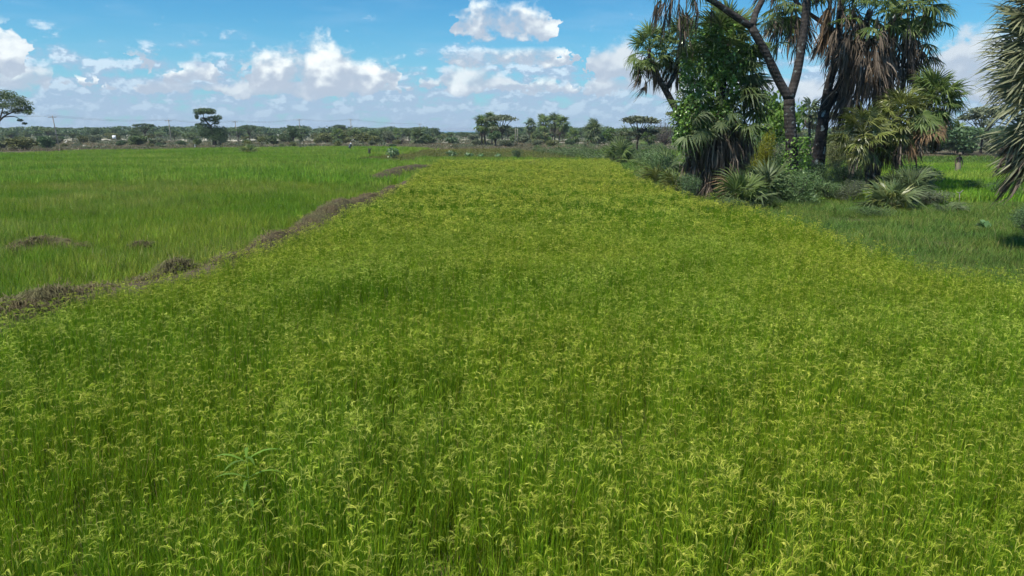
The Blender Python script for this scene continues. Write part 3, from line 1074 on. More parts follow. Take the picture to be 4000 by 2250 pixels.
def add_leaf(root, base, name, me, p, d, size, roll=0.0, mat=None, stretch=None):
    o = bpy.data.objects.new(name, me)
    COL.objects.link(o)
    o.parent = root
    mm = leaf_matrix(np.asarray(p) - np.asarray(base), d, size, roll)
    if stretch:
        mm = mm @ Matrix.Diagonal((stretch, 1, 1, 1))
    o.matrix_local = mm
    if mat is not None:
        setmat(o, mat)
    return o


def crown(root, base, tip, rng, n, size, e0=80, e1=-35, live=FAN, mat='palm', ndead=0, dsize=None, skirt=1.0, dead=DEAD, dmat='palm_dead', spread=0.15, axis=(0, 0, 1), tan=0, toward=None):
    """live leaves round a growing tip, withered ones hanging below it"""
    tip = np.asarray(tip, float)
    ga = 2.39996
    a0 = rng.uniform(0, 6.28)
    for k in range(n):
        f = (k + .5) / n
        e = math.radians(e0 + (e1 - e0) * f + rng.normal() * 7)
        a = a0 + k * ga + rng.normal() * .2
        if toward is not None and rng.random() < 0.6:
            a = toward + rng.normal() * 0.9
        d = np.array([math.cos(e) * math.cos(a), math.cos(e) * math.sin(a), math.sin(e)])
        s_ = size * rng.uniform(.8, 1.12)
        p = tip + np.array([0, 0, -f * 0.45 * size]) + d * 0.06
        add_leaf(root, base, "palm_leaf", live[rng.integers(len(live))], p, d, s_, rng.normal() * .25, M[mat] if mat != 'palm' else None)
    dsize = dsize or size
    for k in range(ndead):
        a = rng.uniform(0, 6.28)
        e = math.radians(-rng.uniform(58, 88))
        d = np.array([math.cos(e) * math.cos(a), math.cos(e) * math.sin(a), math.sin(e)])
        p = tip + np.array([math.cos(a) * spread, math.sin(a) * spread, -rng.uniform(0.05, 1.0) * skirt])
        mt = M['palm_tan'] if k < tan else (M[dmat] if dmat != 'palm_dead' else None)
        add_leaf(root, base, "dead_leaf", dead[rng.integers(len(dead))], p, d, dsize * rng.uniform(.75, 1.15), rng.uniform(0, 6.28), mt)


def smooth_path(pts, k=4):
    """Catmull-Rom through the nodes"""
    pts = [np.asarray(p, float) for p in pts]
    P = [2 * pts[0] - pts[1]] + pts + [2 * pts[-1] - pts[-2]]
    out = []
    for i in range(1, len(P) - 2):
        for j in range(k):
            t_ = j / k
            a, b, c, d = P[i - 1], P[i], P[i + 1], P[i + 2]
            out.append(.5 * ((2 * b) + (c - a) * t_ + (2 * a - 5 * b + 4 * c - d) * t_ ** 2 + (3 * b - a - 3 * c + d) * t_ ** 3))
    out.append(pts[-1])
    return out


def trunk_part(root, base, paths, mat, name="trunk", sides=10, seed=0):
    mb = MB()
    rg = np.random.default_rng(seed)
    for pts, r0, r1 in paths:
        sp_ = [p - np.asarray(base) for p in smooth_path(pts)]
        n = len(sp_)
        rad = [r0 + (r1 - r0) * i / (n - 1) + rg.normal() * r0 * .025 for i in range(n)]
        mb.tube(sp_, rad, sides)
    return obj(name, mb.mesh(name, mat, smooth=True), root)


# -- the tall forked doum palm
Y1 = 36.5
b1 = atd(3086, 800, Y1); b1[2] = 0
T = lambda px, py, dy=0.0: atd(px, py, Y1 + dy)
palm = empty("doum_palm", b1, "tall dark doum palm with a forked trunk, its left arm forking again at the top", "palm")
fork = T(3083, 388)
tipL, tipM, tipR = T(2655, -75, -.8), T(3040, -190, 1.2), T(3170, -230, .5)
trunk_part(palm, b1, [
    ([b1 - (0, 0, .05), T(3096, 690), T(3092, 560), T(3084, 450), fork], .31, .26),
    ([fork, T(3040, 310), T(2990, 205, -.2), T(2935, 105, -.3)], .225, .19),
    ([T(2935, 105, -.3), T(2870, 62, -.4), T(2790, 8, -.6), T(2700, -45, -.8), tipL], .17, .12),
    ([T(2938, 108, -.3), T(2952, 50, .1), T(2985, -20, .5), tipM], .175, .12),
    ([fork, T(3112, 290, .2), T(3136, 150, .3), T(3152, 0, .4), tipR], .235, .16)], M['bark'], seed=1)
rg = np.random.default_rng(101)
crown(palm, b1, tipL, rg, 10, 1.15, 85, -10, ndead=9, dsize=1.25, skirt=.7, spread=.7)
for px, py, s_ in ((2575, -40, 1.3), (2625, -50, 1.25), (2655, -20, 1.55), (2665, 40, 1.6), (2668, 95, 1.2), (2728, -30, 1.35), (2780, 0, .8)):
    add_leaf(palm, b1, "dead_leaf", DEAD[rg.integers(6)], T(px, py, rg.normal() * .4), (rg.normal() * .12 - .05, rg.normal() * .1, -1), s_, rg.uniform(0, 6))
crown(palm, b1, tipM, rg, 12, 1.2, 85, -20, ndead=10, dsize=1.2, skirt=1.2, spread=.4)
crown(palm, b1, tipR, rg, 12, 1.25, 85, -30, ndead=16, dsize=1.35, skirt=1.5, spread=.5)

# -- the heavy doum palm beside it, with long skirts of dead leaves
Y2 = 41.0
b2 = atd(3190, 742, Y2); b2[2] = 0
T = lambda px, py, dy=0.0: atd(px, py, Y2 + dy)
palm = empty("doum_palm", b2, "heavy doum palm with long dark skirts of dead leaves right of the forked palm", "palm")
fork = T(3218, 440)
tA, tB, tC, tD = T(3095, -15, 1.5), T(3290, -90, .3), T(3400, 40, -.5), T(3560, -10, .6)
trunk_part(palm, b2, [
    ([b2 - (0, 0, .05), T(3196, 640), T(3206, 540), fork], .37, .30),
    ([fork, T(3238, 330), T(3262, 240), T(3278, 110), tB], .25, .17),
    ([fork, T(3262, 365), T(3300, 290), T(3345, 190), tC], .24, .16),
    ([T(3300, 290), T(3390, 180, .2), T(3480, 90, .4), tD], .17, .13),
    ([T(3275, 130), T(3200, 80, .8), T(3130, 30, 1.2), tA], .13, .1)], M['bark_lichen'], seed=2)
rg = np.random.default_rng(102)
crown(palm, b2, tA, rg, 22, 1.25, 60, -60, ndead=26, dsize=1.45, skirt=1.8, spread=.75)
crown(palm, b2, tB, rg, 16, 1.25, 80, -35, ndead=36, dsize=1.6, skirt=3.0, spread=.55, tan=2)
crown(palm, b2, tC, rg, 14, 1.3, 70, -40, ndead=75, dsize=1.8, skirt=4.4, spread=.80, tan=3)
crown(palm, b2, tD, rg, 26, 1.35, 80, -55, ndead=56, dsize=1.7, skirt=3.4, spread=.60)
for px, py, s_ in ((3005, 90, 1.3), (3030, 180, 1.25), (3060, 20, 1.2), (3640, 40, 1.35), (3665, 90, 1.3), (3600, 180, 1.25), (3630, 240, 1.1), (3590, 120, 1.2)):
    sg = -1 if px < 3200 else 1
    add_leaf(palm, b2, "palm_leaf", FAN[rg.integers(7)], T(px - sg * 45, py - 25, rg.normal() * .3), (sg, -.3 + rg.normal() * .3, -.35), s_ * .85, rg.normal() * .5, M['palm_grey'])
for k in range(46):
    px = rg.uniform(3300, 3500)
    add_leaf(palm, b2, "dead_leaf", DEAD[rg.integers(6)], T(px, rg.uniform(60, 250), rg.normal() * .8), (rg.normal() * .1, rg.normal() * .1, -1), rg.uniform(1.4, 2.0), rg.uniform(0, 6))

# -- the palm thicket at right with broad yellow-green leaves
Y3 = 38.5
b3 = atd(3415, 725, Y3); b3[2] = 0
T = lambda px, py, dy=0.0: atd(px, py, Y3 + dy)
palm = empty("fan_palm", b3, "broad many-stemmed fan palm with yellow-green leaves and brown skirt below the heavy palm", "palm")
ca, cb, cc, cd = T(3650, 385, .5), T(3520, 440, -.2), T(3370, 520, -.6), T(3460, 500, .8)
trunk_part(palm, b3, [
    ([b3 - (0, 0, .05), T(3412, 640), T(3440, 560), cb], .17, .13),
    ([b3 + (.3, .2, -.05), T(3440, 620, .3), T(3540, 500, .4), ca], .15, .12),
    ([b3 - (.35, .1, .05), T(3385, 650), cc], .12, .1),
    ([b3 + (.1, .5, -.05), T(3425, 600, .6), cd], .12, .1)], M['bark'], seed=3)
rg = np.random.default_rng(103)
crown(palm, b3, ca, rg, 46, 1.0, 85, -50, ndead=24, dsize=1.2, skirt=1.3, spread=.5, tan=4)
crown(palm, b3, cb, rg, 36, .98, 75, -55, mat='palm_yellow', ndead=26, dsize=1.25, skirt=1.2, spread=.6, tan=6)
crown(palm, b3, cc, rg, 32, 1.0, 70, -65, mat='palm_yellow', ndead=10, dsize=1.1, skirt=.8, spread=.4)
crown(palm, b3, cd, rg, 28, 1.0, 75, -40, ndead=22, dsize=1.2, skirt=1.0, spread=.6)
for k in range(10):
    add_leaf(palm, b3, "palm_leaf", FAN[rg.integers(7)], T(rg.uniform(3560, 3650), rg.uniform(410, 470), -.8), (rg.normal() * .4, -.6, -.5), rg.uniform(.8, 1.0), rg.normal() * .4, M['palm_tan'] if k < 4 else None)

# -- the palm that the vine has climbed
Y5 = 38.0
b5 = atd(2800, 745, Y5); b5[2] = 0
T = lambda px, py, dy=0.0: atd(px, py, Y5 + dy)
palm = empty("fan_palm", b5, "stout fan palm smothered by a green vine, grey dead leaves round its foot", "palm")
t5 = T(2835, 165)
trunk_part(palm, b5, [([b5 - (0, 0, .05), T(2795, 600), T(2810, 420), t5], .32, .22)], M['bark'], seed=4)
rg = np.random.default_rng(104)
crown(palm, b5, t5, rg, 36, 1.35, 85, -25, ndead=6, dsize=1.2, skirt=.5)
for k in range(44):
    py = rg.uniform(190, 500)
    sg = 1 if rg.random() < .55 else -1
    a = rg.uniform(-1.2, .5)
    d = np.array([sg * math.cos(a), math.sin(a) - .15, rg.uniform(-.55, .35)])
    add_leaf(palm, b5, "palm_leaf", FAN[rg.integers(7)], T(2815 + sg * rg.uniform(30, 80), py, -rg.uniform(0, .7)), d, rg.uniform(1.0, 1.3), rg.normal() * .35, M['palm_grey'] if k % 3 else None)
for k in range(5):
    add_leaf(palm, b5, "palm_leaf", FAN[k], T((2735, 2760, 2850, 2800, 2880)[k], (470, 420, 440, 330, 400)[k], -1.7), (rg.normal() * .5, -.45, -.8), .8, rg.normal() * .3, M['palm_grey'])
for k in range(125):
    a = rg.uniform(0, 6.28)
    r_ = rg.uniform(.3, 1.5)
    p = b5 + np.array([math.cos(a) * r_, math.sin(a) * r_, rg.uniform(2.0, 5.3) - r_ * .45])
    add_leaf(palm, b5, "dead_leaf", DEAD[rg.integers(6)], p, (math.cos(a) * .15, math.sin(a) * .15, -1), rg.uniform(1.2, 1.9), rg.uniform(0, 6))

# -- the vine on it
vine = empty("climbing_vine", b5, "glossy green climbing vine covering the stout palm left of the forked palm", "vine")
vb = MB()
rg = np.random.default_rng(105)
for (px, py, dy, rx, rz, n) in ((2790, 150, -.3, 85, 60, 1100), (2850, 240, -.4, 110, 85, 1900), (2760, 260, -.3, 95, 90, 1500), (2900, 230, -.1, 75, 60, 800), (2720, 390, -.3, 75, 110, 1700),
                                (2800, 350, -.7, 100, 95, 1700), (2890, 340, -.2, 65, 70, 700), (2690, 480, -.2, 60, 75, 1000), (2680, 530, -.3, 55, 70, 900), (2715, 440, -1.0, 70, 80, 900), (2780, 470, -.9, 60, 60, 500), (2800, 450, -.3, 80, 70, 900), (2850, 440, .3, 70, 70, 700)):
    c = T(px, py, dy) - b5
    k_ = Y5 / F
    r_ = np.array([rx * k_, min(rx, 85) * k_, rz * k_])
    C = blob_points(rg, int(n * 1.25), c, r_ * 1.0, .72)
    f_ = fbm(C[:, 0] * 2 + 7, C[:, 2] * 2 + C[:, 1])
    C += (f_ - .5)[:, None] * (C - c) * 1.7
    C = C[rg.random(len(C)) < .25 + f_ * 1.1]
    dirs = np.tile(np.array([0, 0, -1.0]), (len(C), 1)) + rg.normal(size=(len(C), 3)) * .6
    leaf_quads(vb, C, rg.uniform(.08, .22, len(C)), rg.uniform(.06, .16, len(C)), rg, (0, -.3, .5), np.clip(rg.normal(.5, .25, len(C)), 0, 1), dirs, .12)
obj("foliage", vb.mesh("vine_foliage", M['vine']), vine)
vs = MB()
for k in range(7):
    a = rg.uniform(0, 6.28)
    pts = []
    for j in range(9):
        a += rg.uniform(.2, .6)
        pts.append((math.cos(a) * (.42 + .05 * k % .2), math.sin(a) * .42, j * .75))
    vs.tube(pts, .025, 5)
obj("stem", vs.mesh("vine_stem", M['wood']), vine)

# -- the leaning doum palm behind the vine
Y4 = 43.0
b4 = atd(2700, 690, Y4); b4[2] = 0
T = lambda px, py, dy=0.0: atd(px, py, Y4 + dy)
palm = empty("doum_palm", b4, "slender doum palm leaning out to the left behind the vine-covered palm", "palm")
p1_, p2_ = T(2535, 190), T(2660, 165, 1)
trunk_part(palm, b4, [([b4 - (0, 0, .05), T(2680, 520), T(2625, 400), T(2570, 300)], .22, .17), ([T(2570, 300), T(2545, 255), p1_], .15, .12), ([T(2600, 350), T(2640, 280, .5), p2_], .15, .12)], M['bark'], seed=5)
rg = np.random.default_rng(106)
crown(palm, b4, p1_, rg, 26, 1.0, 85, -45, ndead=16, dsize=1.15, skirt=1.2, spread=.35)
crown(palm, b4, p2_, rg, 28, 1.1, 85, -40, ndead=26, dsize=1.2, skirt=1.5, spread=.5)
for (px, py) in ((2535, 260), (2548, 300)):
    add_leaf(palm, b4, "dead_leaf", DEAD[0], T(px, py), (-.6, 0, -.8), 1.2)

# -- the big palm at the right edge, near the camera
Y8 = 20.0
b8 = atd(4150, 900, Y8); b8[2] = 0
T = lambda px, py, dy=0.0: atd(px, py, Y8 + dy)
palm = empty("fan_palm", b8, "big bristling grey-green fan palm cut off by the right edge of the picture", "palm")
t8 = T(4170, 120)
trunk_part(palm, b8, [([b8 - (0, 0, .05), T(4150, 600), T(4160, 350), t8], .26, .2)], M['bark'], seed=6)
rg = np.random.default_rng(107)
for k in range(46):          # leaves that spread to the left, faces turned to the light
    f_ = (k + .5) / 46
    py = 40 + 470 * f_ + rg.normal() * 20
    a = math.pi + .15 + rg.normal() * .55
    e = math.radians(38 - 95 * f_ + rg.normal() * 9)
    d = np.array([math.cos(e) * math.cos(a), math.cos(e) * math.sin(a), math.sin(e)])
    add_leaf(palm, b8, "palm_leaf", FAN_BIG[rg.integers(5)], T(4150, py) + d * .1, d, rg.uniform(1.0, 1.28), -rg.uniform(.3, 1.3), M['palm_pale'])
for k in range(26):          # and those on its other sides
    f_ = (k + .5) / 26
    a = rg.uniform(-1.9, 1.9)
    e = math.radians(70 - 120 * f_ + rg.normal() * 9)
    d = np.array([math.cos(e) * math.cos(a), math.cos(e) * math.sin(a), math.sin(e)])
    add_leaf(palm, b8, "palm_leaf", FAN_BIG[rg.integers(5)], T(4165, 20 + 400 * f_), d, rg.uniform(1.0, 1.3), rg.normal() * .4, M['palm_pale'])
for k in range(26):
    a = rg.uniform(0, 6.28)
    p = T(4150, rg.uniform(400, 560)) + np.array([math.cos(a) * .5, math.sin(a) * .5, 0])
    add_leaf(palm, b8, "dead_leaf", DEAD[rg.integers(6)], p, (math.cos(a) * .55, math.sin(a) * .55, -1), rg.uniform(1.0, 1.4), rg.uniform(0, 6))

# -- dwarf palms without stems


def dwarf_palm(px, py, Yd, n, size, label, mats=('palm',), e0=85, e1=0, ndead=5, seed=0, dead=True, fan=FAN, group=None):
    b = atd(px, py, Yd) if Yd else at(px, py)
    b[2] = 0
    root = empty("dwarf_palm", b, label, "palm", group)
    rg = np.random.default_rng(200 + seed)
    st = MB()
    st.tube([(0, 0, -.03), (.02, 0, .12 * size), (0, .02, .3 * size)], [.17 * size, .15 * size, .08 * size], 8)
    obj("stem", st.mesh("stem", M['bark']), root)
    for k in range(n):
        f_ = (k + .5) / n
        a = k * 2.39996 + rg.normal() * .3
        e = math.radians(e0 + (e1 - e0) * f_ ** .8 + rg.normal() * 6)
        d = (math.cos(e) * math.cos(a), math.cos(e) * math.sin(a), math.sin(e))
        mt = mats[rg.integers(len(mats))]
        add_leaf(root, b, "palm_leaf", fan[rg.integers(len(fan))], b + np.array([0, 0, .22 * size]), d, size * rg.uniform(.7, 1.2), rg.normal() * .4, (M[mt] if mt != 'palm' else None) if rg.random() > .01 else M['palm_tan'])
    for k in range(ndead):
        a = rg.uniform(0, 6.28)
        add_leaf(root, b, "dead_leaf", DEAD[rg.integers(6)], b + np.array([0, 0, .45 * size]), (math.cos(a), math.sin(a), -.3), size * rg.uniform(.6, .85), 0)
    return root


dwarf_palm(2890, 775, 33.5, 34, 1.0, "grey-green dwarf palm in front of the foot of the vine-covered palm", ('palm', 'palm_grey', 'palm'), 86, 0, 4, 1)
dwarf_palm(2985, 725, 35.5, 12, 1.2, "upright silvery dwarf palm between the vine-covered palm and the forked trunk", ('palm_grey',), 88, 45, 2, 2)
dwarf_palm(2560, 665, 44, 34, .92, "bushy dwarf palm at the left foot of the vine-covered palm", ('palm', 'palm_yellow'), 85, -10, 5, 3)
dwarf_palm(2640, 690, 41, 30, .88, "low spreading dwarf palm against the skirt of the vine-covered palm", ('palm_yellow', 'palm'), 75, -15, 6, 4)
dwarf_palm(2600, 560, 55, 26, 1.15, "tall loose dwarf palm behind the left side of the vine-covered palm", ('palm_grey', 'palm'), 85, 5, 4, 5)
dwarf_palm(3485, 790, 32, 30, .85, "sprawling dwarf palm on the grass in front of the yellow-green palm", ('palm', 'palm_grey', 'palm_yellow'), 80, -5, 4, 6)
dwarf_palm(3545, 720, 36, 30, 1.0, "blue-grey dwarf palm under the right side of the yellow-green palm", ('palm_grey',), 88, 20, 3, 7)
dwarf_palm(3700, 800, 31, 8, .5, "small dwarf palm seedling low in the grass at right", ('palm_grey',), 60, 10, 1, 8)
dwarf_palm(2418, 640, None, 26, 1.5, "dense dark dwarf palm alone at the far right corner of the middle paddy", ('palm',), 88, -10, 5, 9)
dwarf_palm(975, 606, None, 11, 1.0, "spiky dwarf palm alone in the far left paddy", ('palm_yellow', 'palm'), 80, 28, 0, 10)

# ------------------------------------------------------------------ leafy trees and bushes
FOL, TRK = {}, {}


def reg(kind, crown_mb, trunk_mb):
    FOL.setdefault(kind, []).append(crown_mb.mesh("foliage_" + kind, M['bush']))
    TRK.setdefault(kind, []).append(trunk_mb.mesh("trunk_" + kind, M['wood']) if trunk_mb is not None else None)


def mk_bush(rng, n=1000, leaf=.075, low=True):
    """unit height and width about one"""
    mb = MB()
    tr = MB()
    nb = rng.integers(7, 11)
    for k in range(nb):
        a = rng.uniform(0, 6.28)
        r_ = rng.uniform(0, .34)
        z = rng.uniform(.22 if low else .45, .72)
        rr = rng.uniform(.19, .29)
        c = np.array([math.cos(a) * r_, math.sin(a) * r_, z * (1 - .5 * r_)])
        C = blob_points(rng, n // nb, c, (rr, rr, rr * .85), .55)
        C = C[C[:, 2] > 0.01]
        leaf_quads(mb, C, leaf * rng.uniform(.7, 1.3, len(C)), leaf * .7, rng, (0, 0, .6))
        tr.tube([(0, 0, -.01), c * np.array([.4, .4, .5]), c], [.025, .018, .008], 5, cap=False)
    return mb, tr


def mk_round(rng, n=1500, leaf=.06):
    mb, tr = MB(), MB()
    tr.tube([(0, 0, -.01), (.01, 0, .18), (0, .01, .38)], [.045, .036, .028], 7, cap=False)
    for k in range(12):
        a = k * 2.4 + rng.normal() * .3
        r_ = rng.uniform(.05, .30)
        z = rng.uniform(.42, .84)
        rr = rng.uniform(.13, .22)
        c = np.array([math.cos(a) * r_, math.sin(a) * r_, z])
        C = blob_points(rng, n // 12, c, (rr, rr, rr * .8), .5)
        leaf_quads(mb, C, leaf * rng.uniform(.7, 1.3, len(C)), leaf * .7, rng, (0, 0, .6))
        tr.tube([(0, 0, .25), c * np.array([.5, .5, .8]), c], [.022, .014, .006], 5, cap=False)
    return mb, tr


def mk_umbrella(rng, n=1500, leaf=.045, layers=3):
    """flat-topped acacia: limbs spread up into thin flat plates of small leaves"""
    mb, tr = MB(), MB()
    tr.tube([(0, 0, -.01), (.015, .01, .2), (-.01, 0, .4)], [.022, .018, .014], 7, cap=False)
    np_ = 13
    for k in range(np_):
        a = k * 2.4 + rng.normal() * .25
        r_ = .36 * math.sqrt((k + .5) / np_)
        z = .93 - .30 * r_ - (rng.uniform(.1, .36) if rng.random() < .5 else 0)
        rr = rng.uniform(.13, .20)
        c = np.array([math.cos(a) * r_, math.sin(a) * r_, z])
        C = blob_points(rng, n // np_, c, (rr * 1.1, rr * 1.1, rr * .45), .2)
        leaf_quads(mb, C, leaf * rng.uniform(.7, 1.4, len(C)), leaf * .6, rng, (0, 0, 1.0))
        tr.tube([(0, 0, .36), c * np.array([.55, .55, .78]), c - (0, 0, .02)], [.011, .008, .004], 5, cap=False)
    return mb, tr


def mk_bare(rng):
    mb, tr = MB(), MB()
    for k in range(38):
        a = rng.uniform(0, 6.28)
        e = rng.uniform(.35, 1.45)
        L = rng.uniform(.6, 1.0)
        d = np.array([math.cos(e) * math.cos(a), math.cos(e) * math.sin(a), math.sin(e)])
        p = d * L * np.array([.75, .75, 1])
        tr.tube([(0, 0, 0), p * .5 + rng.normal(size=3) * .03, p], [.012, .008, .003], 4, cap=False)
        C = p * rng.uniform(.45, 1.05, (16, 1)) + rng.normal(size=(16, 3)) * .07
        C = C[C[:, 2] > 0]
        leaf_quads(mb, C, .09, .012, rng)
    return mb, tr


rg = np.random.default_rng(300)
for _ in range(4):
    reg('bush', *mk_bush(rg, 1500, .085))
for _ in range(3):
    reg('round', *mk_round(rg))
for _ in range(4):
    reg('umbrella', *mk_umbrella(rg, 2200, .055))
for _ in range(2):
    reg('bare', *mk_bare(rg))
for _ in range(3):
    reg('fine', *mk_bush(rg, 5200, .026))
for _ in range(3):
    reg('low', *mk_bush(rg, 1500, .05))

NAMES = {'bush': "bush", 'round': "leafy_tree", 'umbrella': "umbrella_acacia", 'bare': "bare_bush", 'fine': "shrub", 'low': "shrub"}
CATS = {'bush': "bush", 'round': "tree", 'umbrella': "tree", 'bare': "bush", 'fine': "shrub", 'low': "shrub"}


def plant(kind, base, h, w, mat, label, group=None, rz=None, seed=None, trunk=True):
    r = random.Random(seed if seed is not None else hash((round(base[0], 2), round(base[1], 2))) & 0xffff)
    root = empty(NAMES[kind], base, label, CATS[kind], group)
    i = r.randrange(len(FOL[kind]))
    root.rotation_euler = (0, 0, r.uniform(0, 6.28) if rz is None else rz)
    root.scale = (w, w, h)
    o = obj("crown", FOL[kind][i], root)
    setmat(o, M[mat])
    if TRK[kind][i] is not None and trunk:
        obj("trunk", TRK[kind][i], root)
    return root


def pplant(kind, px, base_py, top_py, wpx, mat, label, group=None, Y=None, seed=None, rz=None, sink=0.0):
    b = at(px, base_py) if Y is None else atd(px, base_py, Y)
    b[2] = 0.0
    top = atd(px, top_py, b[1])
    w = wpx / F * b[1] * 1.12
    return plant(kind, (b[0], b[1], -sink), max(top[2] * 1.05, .15), w, mat, label, group, rz, seed)


# near shrubs on the right bank (own distance each)
NEAR = [
    ('fine', 3120, 862, 640, 230, 'bush_blue', "dark bushy shrub wrapped round the foot of the forked palm", 34.5),
    ('fine', 2980, 850, 760, 220, 'bush_dark', "low dark shrub between the dwarf palm and the forked palm", 33.0),
    ('fine', 3230, 810, 690, 190, 'bush_blue', "bluish green shrub at the foot of the heavy palm", 36.5),
    ('fine', 3330, 790, 680, 150, 'bush_grey', "grey-green shrub left of the yellow-green palm's stems", 36.0),
    ('fine', 3640, 800, 730, 240, 'bush_grey', "low grey-green shrub behind the sprawling dwarf palm", 34.0),
    ('fine', 3830, 745, 680, 130, 'bush_fresh', "fresh green shrub at the edge of the small right paddy", 40.0),
    ('fine', 3990, 900, 755, 190, 'bush_dark', "dark green shrub under the big palm at the right edge", 24.5),
    ('fine', 3905, 760, 690, 130, 'bush_dark', "small dark shrub beside the small right paddy", 37.0),
    ('fine', 2985, 690, 455, 110, 'bush_yellow', "bright yellow-green bush between the vine and the forked trunk", 43.0),
    ('fine', 3010, 700, 520, 210, 'bush_blue', "dense green bush behind the dwarf palms", 45.0),
    ('fine', 3150, 700, 560, 150, 'bush_dark', "dark bush between the forked palm and the heavy palm", 47.0),
    ('round', 3000, 650, 325, 250, 'bush_fresh', "feathery green tree behind the forked trunk", 55.0),
    ('fine', 2555, 660, 560, 170, 'bush_blue', "green leafy shrub left of the vine-covered palm", 46.0),
    ('fine', 2690, 735, 660, 120, 'bush_dark', "low dark shrub at the foot of the grey dead-leaf skirt", 36.0),
    ('fine', 3270, 640, 470, 160, 'bush_olive', "olive bush behind the heavy palm trunk", 60.0),
    ('fine', 3180, 760, 600, 170, 'bush_dark', "tall dark shrub between the forked trunk and the lichen-spotted trunk", 40.0),
    ('fine', 3290, 740, 610, 170, 'bush_dark', "dark shrub in the shade below the heavy palm", 44.0),
    ('fine', 3350, 720, 620, 190, 'bush', "green shrub behind the stems of the yellow-green palm", 47.0),
    ('fine', 3080, 720, 560, 170, 'bush', "green shrub right behind the forked trunk", 46.0),
    ('fine', 2940, 790, 700, 150, 'bush_dark', "dark shrub right of the grey-green dwarf palm", 35.0),
    ('fine', 3560, 690, 600, 200, 'bush_dark', "dark shade-grown shrub under the yellow-green palm's skirt", 42.0),
    ('fine', 2930, 640, 470, 170, 'bush_dark', "dark bush beside the yellow-green bush", 47.0),
    ('fine', 2850, 800, 765, 190, 'bush_blue', "knee-high green weed patch under the front dwarf palm", 32.5),
    ('fine', 3400, 850, 800, 200, 'bush_blue', "low bluish weed clump in the grass under the sprawling dwarf palm", 30.0),
]
for i, (k, px, bp, tp, wp, mt, lb, Yd) in enumerate(NEAR):
    pplant(k, px, bp, tp, wp, mt, lb, Y=Yd, seed=i)
# vine leaves up the forked trunk's foot
iv = empty("climbing_vine", b1, "dark ivy-like vine round the lower trunk of the forked palm", "vine")
vb = MB()
rg = np.random.default_rng(108)
zc = rg.uniform(0.1, 3.2, 1500)
aa = rg.uniform(0, 6.28, 1500)
rr = .38 + .45 * np.abs(rg.normal(size=1500)) * (1 - zc / 4.2)
C = np.stack([rr * np.cos(aa) + .1, rr * np.sin(aa), zc], 1)
leaf_quads(vb, C, rg.uniform(.1, .17, 1500), rg.uniform(.08, .13, 1500), rg, (0, -.3, .4), fold=.1)
obj("foliage", vb.mesh("vine_foliage", M['vine']), iv)
vs = MB()
vs.tube([(.4 * math.cos(q), .4 * math.sin(q), q * .28) for q in np.linspace(0, 11, 26)], .03, 5)
obj("stem", vs.mesh("vine_stem", M['wood']), iv)

